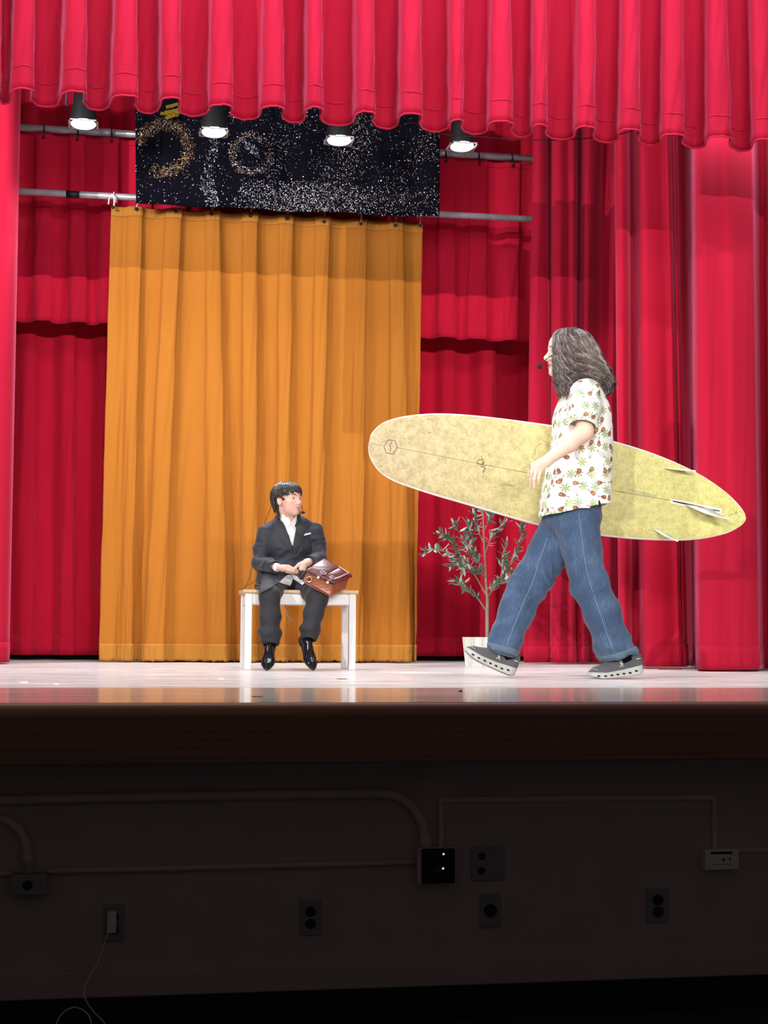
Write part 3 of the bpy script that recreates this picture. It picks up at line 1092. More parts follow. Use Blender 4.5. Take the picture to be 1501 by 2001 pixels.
litter('tape_strip', 503, 1361.5, 0.030, 0.05, 0.002, M['black_plastic'], 'short strip of black tape on the front boards below the bench', 'tape', 0.1)
litter('tape_strip', 668, 1327, 0.04, 0.05, 0.002, M['black_plastic'], 'short strip of black tape on the boards right of the bench', 'tape', 0.2)
litter('tape_strip', 1310, 1308.6, 0.15, 0.05, 0.006, m_plain('brown_scrap', (0.16, 0.09, 0.06), 0.7), 'flat brown scrap lying in front of the pink folded curtain', 'scrap', 0.05)
M['paper'] = m_plain('paper', (0.85, 0.85, 0.82), 0.8)
for px, py, w, nm in ((46, 1334, 0.03, 'leftmost on the stage boards'), (110, 1337, 0.022, 'beside the leftmost scrap'), (432, 1327, 0.02, 'just left of the bench legs'), (1176, 1325.5, 0.025, 'under the toe of the flat grey shoe')):
    litter('paper_scrap', px, py, w, 0.03, 0.004, M['paper'], 'tiny white paper scrap, ' + nm, 'paper', 0.4)
p = atz(900, 1352, 0)
tag(MB().ball(p + (0, 0, 0.003), (0.008, 0.012, 0.004), 8, 5).obj('pebble', M['black'], None, True, p), 'tiny dark crumb on the glossy front boards', 'crumb')

# ------------------------------------------------------------------ hall wall fittings
WY = WALL_Y


def WP(px, py, off=0.0):
    return at(px, py, WY - off)


def conduit(name, pts, r, label, mat=None, fit=()):
    root = empty(name, WP(*pts[0], r))
    tag(root, label, 'conduit')
    P = [WP(px, py, r) for px, py in pts]
    MB().tube(P, r, 10).obj('pipe', mat or M['pipe_paint'], root, True)
    for i in fit:
        q, q2 = P[i], P[i + 1] if i + 1 < len(P) else P[i - 1]
        d = (q2 - q) / np.linalg.norm(q2 - q)
        MB().tube([q, q + d * 0.035], r * 1.28, 10).obj('fitting', mat or M['pipe_paint'], root, True)
    return root


def arc(cx, cy, rx, ry, a0, a1, n=9):
    return [(cx + rx * math.cos(math.radians(t)), cy - ry * math.sin(math.radians(t))) for t in np.linspace(a0, a1, n)]


conduit('large_conduit', [(-120, 1566), (0, 1563), (380, 1555), (730, 1550)] + arc(745, 1640, 85, 90, 88, 3) + [(832, 1652)], 0.0165,
        'thick painted conduit bending down into the black box', fit=(12,))
conduit('bent_conduit', [(-60, 1598), (-10, 1598)] + arc(-8, 1670, 62, 72, 88, 3) + [(56, 1706)], 0.0145, 'painted conduit curving into the grey box at the far left', fit=(10,))
conduit('flat_conduit', [(92, 1702), (326, 1697), (600, 1690), (815, 1684)], 0.010, 'thin painted conduit between the grey box and the black box', fit=(1,))
conduit('flat_conduit', [(-60, 1708), (24, 1706)], 0.010, 'short thin conduit left of the grey box at the far left')


def raceway(pts, w, label):
    P = [WP(*p) for p in pts]
    root = empty('raceway', P[0])
    tag(root, label, 'raceway')
    for a_, b_ in zip(P[:-1], P[1:]):
        d = (b_ - a_)
        L_ = np.linalg.norm(d)
        d = d / L_
        n_ = np.array([-d[2], 0, d[0]])
        e0 = w / 2 if abs(d[2]) > 0.5 else -w / 2
        mb = MB()
        poly = [a_ - d * e0 - n_ * w / 2, b_ + d * e0 - n_ * w / 2, b_ + d * e0 + n_ * w / 2, a_ - d * e0 + n_ * w / 2]
        mb.prism(poly, (0, -0.012, 0)).obj('channel', M['pipe_paint'], root)
    return root


raceway([(861, 1655), (861, 1562), (1394, 1557), (1395, 1658)], 0.017, 'square cornered surface raceway rising from the black box')
raceway([(1434, 1660), (1600, 1657)], 0.016, 'short surface raceway running out at the right edge')
M['screw'] = m_plain('screw', (0.25, 0.24, 0.24), 0.4, 0.6)


def plate(name, x0, y0, x1, y1, label, mat, depth=0.006, cat='outlet', frame=None):
    c = WP((x0 + x1) / 2, (y0 + y1) / 2)
    a_, b_ = WP(x0, y1), WP(x1, y0)
    root = empty(name, c)
    tag(root, label, cat)
    MB().box((a_[0], WY - depth, a_[2]), (b_[0], WY + 0.001, b_[2]), bevel=min(0.004, depth * 0.45)).obj('plate', mat, root)
    return root, c, b_[0] - a_[0], b_[2] - a_[2]


def disc(root, name, c, r, mat, depth, y, sx=1.0, sz=1.0, seg=20):
    mb = MB().lathe([(0, 0), (r, 0), (r, depth), (0, depth)], (0, 0, 0), (0, -1, 0), seg)
    mb.v = [(c[0] + v[0] * sx, y + v[1], c[2] + v[2] * sz) for v in mb.v]
    return mb.obj(name, mat, root)


def duplex(px0, py0, px1, py1, label):
    root, c, w, h = plate('duplex_outlet', px0, py0, px1, py1, label, M['plate_grey'])
    for s_ in (1, -1):
        q = c + np.array([0, 0, s_ * h * 0.17])
        f = disc(root, 'socket', q, w * 0.25, M['black_plastic'], 0.003, WY - 0.006, 1.0, 0.92)
        for dx in (-0.3, 0.3):
            MB().box((q[0] + dx * w * 0.25 - 0.001, WY - 0.0095, q[2] - 0.004), (q[0] + dx * w * 0.25 + 0.001, WY - 0.0085, q[2] + 0.004)).obj('slot', M['black'], root)
    disc(root, 'screw', c, 0.0025, M['screw'], 0.002, WY - 0.006)
    return root, c, w, h


duplex(585, 1757, 628, 1828, 'steel duplex outlet, slightly crooked, under the long conduit')
duplex(1264, 1736, 1306, 1803, 'steel duplex outlet at the right, below the white raceway box')
root, c, w, h = duplex(201, 1767, 243, 1840, 'duplex outlet with a white charger plugged into it')
# charger and its cord
ch = empty('phone_charger', WP(217, 1800, 0.02))
tag(ch, 'small white charger block plugged into the left outlet', 'charger')
a_, b_ = WP(209, 1820), WP(228, 1777)
MB().box((a_[0], WY - 0.040, a_[2]), (b_[0], WY - 0.0096, b_[2]), bevel=0.004).obj('block', M['plate_white'], ch)
MB().box((a_[0] + 0.006, WY - 0.012, b_[2] - 0.01), (b_[0] - 0.002, WY - 0.0096, b_[2] + 0.004), bevel=0.001).obj('plug', M['plate_grey'], ch)
pts = [WP(213, 1819, 0.03), WP(205, 1840, 0.035), WP(192, 1880, 0.04), WP(176, 1905, 0.05), WP(164, 1938, 0.06), WP(172, 1962, 0.09), at(186, 1980, WY - 0.15), at(206, 2004, WY - 0.22), at(196, 2030, WY - 0.3), at(160, 2030, WY - 0.3)]
fz = -1.06 + 0.003
pts += [at(178, 2001, WY - 0.20), at(168, 1978, WY - 0.16), at(145, 1968.5, WY - 0.15), at(122, 1980, WY - 0.18), at(110, 2001, WY - 0.24), at(100, 2040, WY - 0.3)]
pts = [np.array([p[0], p[1], max(p[2], fz)]) for p in pts]
MB().tube(catmull(pts, 6), 0.0021, 6).obj('cord', M['plate_white'], ch, True)
# double plate with two sockets
root, c, w, h = plate('switch_plate', 921, 1652, 985, 1721, 'square double steel plate with two dark jacks, right of the black box', M['plate_grey'])
for s_ in (1, -1):
    disc(root, 'jack', c + np.array([-w * 0.19, 0, s_ * h * 0.21]), w * 0.11, M['black_plastic'], 0.003, WY - 0.006)
MB().box((c[0] - w * 0.42, WY - 0.008, c[2] - 0.005), (c[0] - w * 0.05, WY - 0.0055, c[2] + 0.004)).obj('label_strip', M['plate_grey'], root)
for dx, dz in ((0.2, 0.28), (0.22, 0.0), (0.2, -0.28), (-0.19, 0.42), (-0.19, -0.42)):
    disc(root, 'screw', c + np.array([dx * w, 0, dz * h]), 0.0028, M['screw'], 0.002, WY - 0.006, seg=10)
# single round outlet
root, c, w, h = plate('round_outlet', 938, 1745, 978, 1813, 'narrow steel plate with one large round socket under the double plate', M['plate_grey'])
disc(root, 'socket', c + np.array([0, 0, -h * 0.0]), w * 0.31, M['black_plastic'], 0.004, WY - 0.006)
disc(root, 'screw', c + np.array([0.002, 0, h * 0.29]), 0.003, M['screw'], 0.002, WY - 0.006, seg=10)
# grey surface box, far left
root, c, w, h = plate('junction_box', 20, 1704, 94, 1747, 'grey surface box with one round hole at the far left', M['plate_grey'], 0.045)
disc(root, 'socket', c + np.array([-0.003, 0, 0]), h * 0.24, M['black_plastic'], 0.002, WY - 0.0452)
for dx in (-0.38, 0.38):
    disc(root, 'screw', c + np.array([dx * w, 0, 0]), 0.003, M['screw'], 0.002, WY - 0.0452, seg=10)
# open black box
root, c, w, h = plate('open_box', 811, 1652, 886, 1725, 'open black fronted junction box where the conduits meet', M['pipe_paint'], 0.040, 'box')
a_, b_ = WP(819, 1723), WP(884, 1654)
MB().box((a_[0], WY - 0.043, a_[2]), (b_[0], WY - 0.0402, b_[2])).obj('cover', M['black'], root)
M['glint'] = m_plain('bare_metal', (0.9, 0.9, 0.9), 0.2, 0.9)
M['led'] = m_emit('tiny_indicator', (1, 0.95, 0.9), 0.9)
for px, py in ((867, 1669), (866, 1697)):
    q = WP(px, py, 0.044)
    MB().ball(q, (0.0035, 0.002, 0.0035), 8, 6).obj('indicator', M['led'], root, True)
q = [WP(852, 1710, 0.046), WP(851, 1700, 0.05), WP(858, 1702, 0.052), WP(864, 1698, 0.046)]
MB().tube(catmull(q, 4), 0.0016, 5).obj('loose_wire', M['plate_grey'], root, True)
# raceway box
root, c, w, h = plate('raceway_box', 1371, 1656, 1437, 1698, 'small white raceway box with a slot and two ports at the right', M['plate_white'], 0.035, 'box')
MB().box((c[0] - w * 0.33, WY - 0.0362, c[2] + h * 0.27), (c[0] + w * 0.30, WY - 0.0349, c[2] + h * 0.38)).obj('slot', M['black'], root)
disc(root, 'port', c + np.array([w * 0.04, 0, 0.0]), 0.005, M['black'], 0.002, WY - 0.0345, seg=12)
MB().box((c[0] + w * 0.2, WY - 0.0362, c[2] - 0.004), (c[0] + w * 0.235, WY - 0.0349, c[2] + 0.006)).obj('port', M['black'], root)
MB().box((c[0] - w * 0.3, WY - 0.0358, c[2] - h * 0.25), (c[0] + w * 0.26, WY - 0.0349, c[2] - h * 0.22)).obj('seam', M['plate_grey'], root)

# ------------------------------------------------------------------ implicit surfaces for bodies and clothes


class Vol:
    """a sampled distance field; shapes blend smoothly and are meshed as one continuous surface"""

    def __init__(s, lo, hi, h):
        s.lo, s.h = np.array(lo, float), h
        s.n = np.ceil((np.array(hi) - s.lo) / h).astype(int) + 1
        s.f = np.full(s.n, 0.5, np.float32)

    def window(s, lo, hi):
        a = np.clip(np.floor((np.array(lo) - s.lo) / s.h).astype(int), 0, s.n)
        b = np.clip(np.ceil((np.array(hi) - s.lo) / s.h).astype(int) + 1, 0, s.n)
        if np.any(b <= a):
            return None
        ax = [(s.lo[i] + s.h * np.arange(a[i], b[i])).astype(np.float32) for i in range(3)]
        return (slice(a[0], b[0]), slice(a[1], b[1]), slice(a[2], b[2])), ax[0][:, None, None], ax[1][None, :, None], ax[2][None, None, :]

    def fn(s, f, lo, hi, k=0.0, mode='u'):
        w = s.window(lo, hi)
        if w is None:
            return s
        sl, X, Y, Z = w
        d = f(X, Y, Z)
        c = s.f[sl]
        if mode == 's':
            d = -d
        if mode == 'u':
            h = np.maximum(k - np.abs(c - d), 0) / k if k > 0 else 0
            s.f[sl] = np.minimum(c, d) - h * h * k * 0.25
        else:
            h = np.maximum(k - np.abs(c - d), 0) / k if k > 0 else 0
            s.f[sl] = np.maximum(c, d) + h * h * k * 0.25
        return s

    def cap(s, a, b, ra, rb, k=0.01, mode='u', flat=None):
        a, b = np.array(a, float), np.array(b, float)
        m = max(ra, rb) * (1.0 if flat is None else max(1.0, flat[1])) + max(k, 0.02) + 2 * s.h
        ab = b - a
        L2 = float(ab @ ab) + 1e-12

        def f(X, Y, Z):
            x, y, z = X - a[0], Y - a[1], Z - a[2]
            t = np.clip((x * ab[0] + y * ab[1] + z * ab[2]) / L2, 0, 1)
            dx, dy, dz = x - t * ab[0], y - t * ab[1], z - t * ab[2]
            q = dx * dx + dy * dy + dz * dz
            if flat is not None:
                n_, sc = np.array(flat[0], float), flat[1]
                w_ = dx * n_[0] + dy * n_[1] + dz * n_[2]
                q = q + w_ * w_ * (1 / sc ** 2 - 1)
            r = ra + (rb - ra) * t
            return np.sqrt(np.maximum(q, 0)) - r
        return s.fn(f, np.minimum(a, b) - m, np.maximum(a, b) + m, k, mode)

    def chain(s, pts, rad, k=0.01, mode='u', flat=None):
        for i in range(len(pts) - 1):
            s.cap(pts[i], pts[i + 1], rad[i], rad[i + 1], k, mode, flat)
        return s

    def cone(s, a, b, ra, rb, k=0.01, mode='u', flat=None):
        """like cap, but cut off square at b"""
        a, b = np.array(a, float), np.array(b, float)
        n_ = (b - a) / np.linalg.norm(b - a)
        m = max(ra, rb) * (1.0 if flat is None else max(1.0, flat[1])) + max(k, 0.02) + 2 * s.h
        e = b + n_ * m
        re_ = rb + (rb - ra) * m / np.linalg.norm(b - a)
        ab = e - a
        L2 = float(ab @ ab)

        def f(X, Y, Z):
            x, y, z = X - a[0], Y - a[1], Z - a[2]
            t = np.clip((x * ab[0] + y * ab[1] + z * ab[2]) / L2, 0, 1)
            dx, dy, dz = x - t * ab[0], y - t * ab[1], z - t * ab[2]
            q = dx * dx + dy * dy + dz * dz
            if flat is not None:
                nn, sc = np.array(flat[0], float), flat[1]
                w_ = dx * nn[0] + dy * nn[1] + dz * nn[2]
                q = q + w_ * w_ * (1 / sc ** 2 - 1)
            d = np.sqrt(np.maximum(q, 0)) - (ra + (re_ - ra) * t)
            return np.maximum(d, (X - b[0]) * n_[0] + (Y - b[1]) * n_[1] + (Z - b[2]) * n_[2])
        return s.fn(f, np.minimum(a, b) - m, np.maximum(a, b) + m, k, mode)

    def ell(s, c, r, k=0.01, R=None, mode='u'):
        c, r = np.array(c, float), np.array(r, float)
        R = np.eye(3) if R is None else np.array(R)
        m = r.max() + max(k, 0.02) + 2 * s.h
        mr = r.min()

        def f(X, Y, Z):
            x, y, z = X - c[0], Y - c[1], Z - c[2]
            q = 0
            g = 0
            for i in range(3):
                u = R[0, i] * x + R[1, i] * y + R[2, i] * z
                q = q + (u / r[i]) ** 2
                g = g + (u / r[i] ** 2) ** 2
            k0, k1 = np.sqrt(q), np.sqrt(g)
            return np.where(k1 > 1e-6, k0 * (k0 - 1) / np.maximum(k1, 1e-6), -mr)
        return s.fn(f, c - m, c + m, k, mode)

    def plane(s, p, n_, mode='i', lo=None, hi=None, k=0.0):
        """keep (mode i) the side the normal points away from"""
        p, n_ = np.array(p, float), np.array(n_, float)
        n_ = n_ / np.linalg.norm(n_)
        lo = s.lo if lo is None else lo
        hi = s.lo + s.h * s.n if hi is None else hi
        return s.fn(lambda X, Y, Z: (X - p[0]) * n_[0] + (Y - p[1]) * n_[1] + (Z - p[2]) * n_[2], lo, hi, k, mode)

    def mesh(s, relax=1):
        f = s.f
        S_ = f < 0
        c = [S_[i:S_.shape[0] - 1 + i, j:S_.shape[1] - 1 + j, k:S_.shape[2] - 1 + k] for i in (0, 1) for j in (0, 1) for k in (0, 1)]
        al = c[0].copy()
        an = c[0].copy()
        for q in c[1:]:
            al &= q
            an |= q
        I = np.argwhere(an & ~al)
        cid = np.full(np.array(S_.shape) - 1, -1, np.int32)
        cid[I[:, 0], I[:, 1], I[:, 2]] = np.arange(len(I))
        offs = np.array([(i, j, k) for i in (0, 1) for j in (0, 1) for k in (0, 1)])
        val = np.stack([f[I[:, 0] + o[0], I[:, 1] + o[1], I[:, 2] + o[2]] for o in offs], 1)
        acc = np.zeros((len(I), 3))
        cnt = np.zeros(len(I))
        for a in range(8):
            for b in range(a + 1, 8):
                if np.abs(offs[a] - offs[b]).sum() != 1:
                    continue
                va, vb = val[:, a], val[:, b]
                m = (va < 0) != (vb < 0)
                t = np.where(m, va / np.where(np.abs(va - vb) < 1e-9, 1e-9, va - vb), 0)
                p = offs[a] + t[:, None] * (offs[b] - offs[a])
                acc += np.where(m[:, None], p, 0)
                cnt += m
        V = s.lo + s.h * (I + acc / cnt[:, None])
        Q = []
        for ax in range(3):
            sl0 = [slice(None)] * 3
            sl1 = [slice(None)] * 3
            sl0[ax] = slice(0, -1)
            sl1[ax] = slice(1, None)
            A, B = S_[tuple(sl0)], S_[tuple(sl1)]
            E = np.argwhere(A != B)
            u, v = [(1, 2), (2, 0), (0, 1)][ax]
            E = E[(E[:, u] > 0) & (E[:, v] > 0) & (E[:, u] < S_.shape[u] - 1) & (E[:, v] < S_.shape[v] - 1)]
            inside = A[E[:, 0], E[:, 1], E[:, 2]]
            q = []
            for du, dv in ((-1, -1), (0, -1), (0, 0), (-1, 0)):
                e = E.copy()
                e[:, u] += du
                e[:, v] += dv
                q.append(cid[e[:, 0], e[:, 1], e[:, 2]])
            q = np.stack(q, 1)
            q[~inside] = q[~inside][:, ::-1]
            Q.append(q)
        Q = np.vstack(Q)
        Q = Q[(Q >= 0).all(1)]
        for _ in range(relax):
            e = np.vstack([Q[:, [0, 1]], Q[:, [1, 2]], Q[:, [2, 3]], Q[:, [3, 0]]])
            sm = np.zeros_like(V)
            ct = np.zeros(len(V))
            for d_ in range(3):
                sm[:, d_] = np.bincount(e[:, 0], V[e[:, 1], d_], len(V)) + np.bincount(e[:, 1], V[e[:, 0], d_], len(V))
            ct = np.bincount(e[:, 0], minlength=len(V)) + np.bincount(e[:, 1], minlength=len(V))
            V = 0.5 * V + 0.5 * sm / np.maximum(ct, 1)[:, None]
        return V, Q


def vnormals(V, Q):
    n_ = np.cross(V[Q[:, 2]] - V[Q[:, 0]], V[Q[:, 3]] - V[Q[:, 1]])
    out = np.zeros_like(V)
    for c in range(4):
        for d_ in range(3):
            out[:, d_] += np.bincount(Q[:, c], n_[:, d_], len(V))
    return out / (np.linalg.norm(out, axis=1)[:, None] + 1e-12)


def vnoise(P, seed=0):
    """smooth lattice noise in 0..1"""
    r = np.random.default_rng(seed)
    G = r.random((32, 32, 32))
    I = np.floor(P).astype(int)
    F = P - I
    F = F * F * (3 - 2 * F)
    I0, I1 = I % 32, (I + 1) % 32
    out = 0
    for i in (0, 1):
        for j in (0, 1):
            for k in (0, 1):
                w = (F[:, 0] if i else 1 - F[:, 0]) * (F[:, 1] if j else 1 - F[:, 1]) * (F[:, 2] if k else 1 - F[:, 2])
                out = out + w * G[(I1 if i else I0)[:, 0], (I1 if j else I0)[:, 1], (I1 if k else I0)[:, 2]]
    return out


def wrinkles(V, Q, amp, dirs, seed=0, mask=None):
    """cloth folds: ridged noise, drawn out along the fold; dirs = (direction across the fold, width, strength)"""
    r = np.random.default_rng(seed)
    N = vnormals(V, Q)
    h = np.zeros(len(V))
    for i, (d_, wl, a) in enumerate(dirs):
        d_ = np.array(d_, float)
        d_ /= np.linalg.norm(d_)
        o = r.normal(size=3)
        o -= d_ * (o @ d_)
        o /= np.linalg.norm(o)
        p = np.cross(d_, o)
        U = np.column_stack([V @ d_ / wl, V @ o / (wl * 2.6), V @ p / (wl * 2.6)]) + r.uniform(0, 20, 3) + 16
        U[:, 0] += 0.9 * vnoise(V / (wl * 1.8) + 9, seed + 50 + i)
        n_ = vnoise(U, seed + i)
        rd = 1 - np.abs(2 * n_ - 1) * 1.6
        h += a * (np.maximum(rd, -0.4) - 0.35)
    if mask is not None:
        h = h * mask
    return V + N * (amp * h)[:, None]


def bvh_of(V, Q):
    return BVHTree.FromPolygons([Vector(v) for v in V], [tuple(int(i) for i in q) for q in Q])


def hit(bvh, px, py, off=0.0):
    """point of a surface under a place of the photograph, lifted by off towards the audience"""
    d = Vector(ray(px, py)).normalized()
    loc, nor, idx, dist = bvh.ray_cast(Vector(CAM), d)
    if loc is None:          # just past an edge: the nearest point beside the ray
        best = 1e9
        for t_ in np.linspace(7.0, 10.5, 60):
            q = Vector(CAM) + d * t_
            l2, n2, i2, d2 = bvh.find_nearest(q)
            if d2 < best:
                best, loc = d2, q if d2 < 0.05 else l2
    return np.array(loc) - np.array(d) * off


def hit_dir(bvh, o, d, off=0.0):
    d = Vector(d).normalized()
    loc, nor, idx, dist = bvh.ray_cast(Vector(o), d)
    if loc is None:
        loc, nor, idx, dist = bvh.find_nearest(Vector(o))
    return np.array(loc) - np.array(d) * off


def patch(name, poly, bvh, off, thick, mat, parent, step=3.0, key=None):
    """a piece of cloth laid on a surface: outline given as places of the photograph"""
    bm = bmesh.new()
    vs = [bm.verts.new((p[0], p[1], 0)) for p in poly]
    bm.faces.new(vs)
    bm.normal_update()
    bmesh.ops.triangulate(bm, faces=bm.faces[:])
    for _ in range(7):
        es = [e for e in bm.edges if e.calc_length() > step]
        if not es:
            break
        bmesh.ops.subdivide_edges(bm, edges=es, cuts=1)
        bmesh.ops.triangulate(bm, faces=bm.faces[:])
    bm.verts.index_update()
    P = [(v.co.x, v.co.y) for v in bm.verts]
    F = [[v.index for v in f.verts] for f in bm.faces]
    bnd = [(e.verts[0].index, e.verts[1].index) for e in bm.edges if e.is_boundary]
    bm.free()
    T = np.array([hit(bvh, x, y, off + thick) for x, y in P])
    B = np.array([hit(bvh, x, y, off) for x, y in P])
    n_ = len(T)
    # faces towards the audience
    a = F[0]
    nn = np.cross(T[a[1]] - T[a[0]], T[a[2]] - T[a[0]])
    if nn @ (CAM - T[a[0]]) < 0:
        F = [f[::-1] for f in F]
    Fc = [tuple(f) for f in F] + [tuple(i + n_ for i in f[::-1]) for f in F]
    Fc += [(i, j, j + n_, i + n_) for i, j in bnd]
    o = new_obj(name, np.vstack([T, B]), Fc, mat, parent, True)
    bm = bmesh.new()
    bm.from_mesh(o.data)
    bmesh.ops.recalc_face_normals(bm, faces=bm.faces[:])
    bm.to_mesh(o.data)
    bm.free()
    o.data.set_sharp_from_angle(angle=math.radians(50))
    return o


def strokes(name, lines, bvh, rad, mat, parent, off=0.0, seg=5, dense=5):
    mb = MB()
    for ln in lines:
        P = [hit(bvh, x, y, off) for x, y in (catmull([(q[0], q[1], 0) for q in ln], dense)[:, :2] if len(ln) > 2 else np.linspace(ln[0], ln[1], 8))]
        mb.tube(P, rad, seg)
    return mb.obj(name, mat, parent, True)


# materials for people
def m_skin(name, base, red):
    t = NT(name)
    v = t.coords()
    n = t.noise(v, 14, 3)
    t.bsdf(Base_Color=t.mix(n, base, red), Roughness=0.48, Subsurface_Weight=0.12, Subsurface_Radius=(0.010, 0.004, 0.002),
           Subsurface_Scale=0.6, Specular_IOR_Level=0.4)
    return t.m


def m_cloth(name, col, col2, scale=180, rough=0.8, bump=0.25, sheen=0.1):
    t = NT(name)
    n = t.noise(t.coords(), scale, 2)
    n2 = t.noise(t.coords(), 9, 3)
    f = t.math('ADD', t.math('MULTIPLY', n, 0.4), t.math('MULTIPLY', n2, 0.6))
    t.bsdf(Base_Color=t.mix(f, col, col2), Roughness=rough, Sheen_Weight=sheen, Normal=t.bump(n, bump, 0.002))
    return t.m


M['skin_boy'] = m_skin('skin_boy', (0.74, 0.48, 0.36), (0.78, 0.46, 0.36))
M['skin_man'] = m_skin('skin_man', (0.82, 0.60, 0.47), (0.84, 0.56, 0.44))
M['suit'] = m_cloth('suit_cloth', (0.009, 0.011, 0.021), (0.019, 0.022, 0.037), 300, 0.65, 0.2, 0.12)
M['suit_dark'] = m_cloth('suit_lapel', (0.006, 0.007, 0.011), (0.012, 0.014, 0.020), 300, 0.6, 0.2, 0.05)
M['trouser'] = m_cloth('trouser_cloth', (0.010, 0.010, 0.012), (0.020, 0.020, 0.023), 300, 0.75, 0.2, 0.06)
M['white_shirt'] = m_cloth('white_shirt', (0.78, 0.78, 0.77), (0.86, 0.86, 0.85), 200, 0.8, 0.1, 0.0)
M['shoe_leather'] = m_plain('black_leather', (0.010, 0.010, 0.011), 0.16, var=0.1, scale=40)
M['eye_white'] = m_plain('eye_white', (0.80, 0.76, 0.74), 0.15, var=0.0)
M['iris'] = m_plain('iris', (0.045, 0.018, 0.010), 0.1)
M['brow'] = m_plain('eyebrow', (0.05, 0.03, 0.022), 0.7)
M['lip'] = m_plain('lip', (0.55, 0.22, 0.19), 0.4)
M['mouth_line'] = m_plain('mouth_line', (0.22, 0.06, 0.05), 0.5)


def hair_mat(name, c0, c1, rough):
    t = NT(name)
    n = t.noise(t.coords((60, 60, 12)), 1.5, 3)
    t.bsdf(Base_Color=t.mix(n, c0, c1), Roughness=rough, Specular_IOR_Level=0.6, Sheen_Weight=0.15, Sheen_Roughness=0.3)
    return t.m


M['hair_boy'] = hair_mat('hair_boy', (0.010, 0.008, 0.007), (0.030, 0.022, 0.018), 0.30)
M['hair_man'] = hair_mat('hair_man', (0.020, 0.014, 0.011), (0.075, 0.055, 0.046), 0.4)


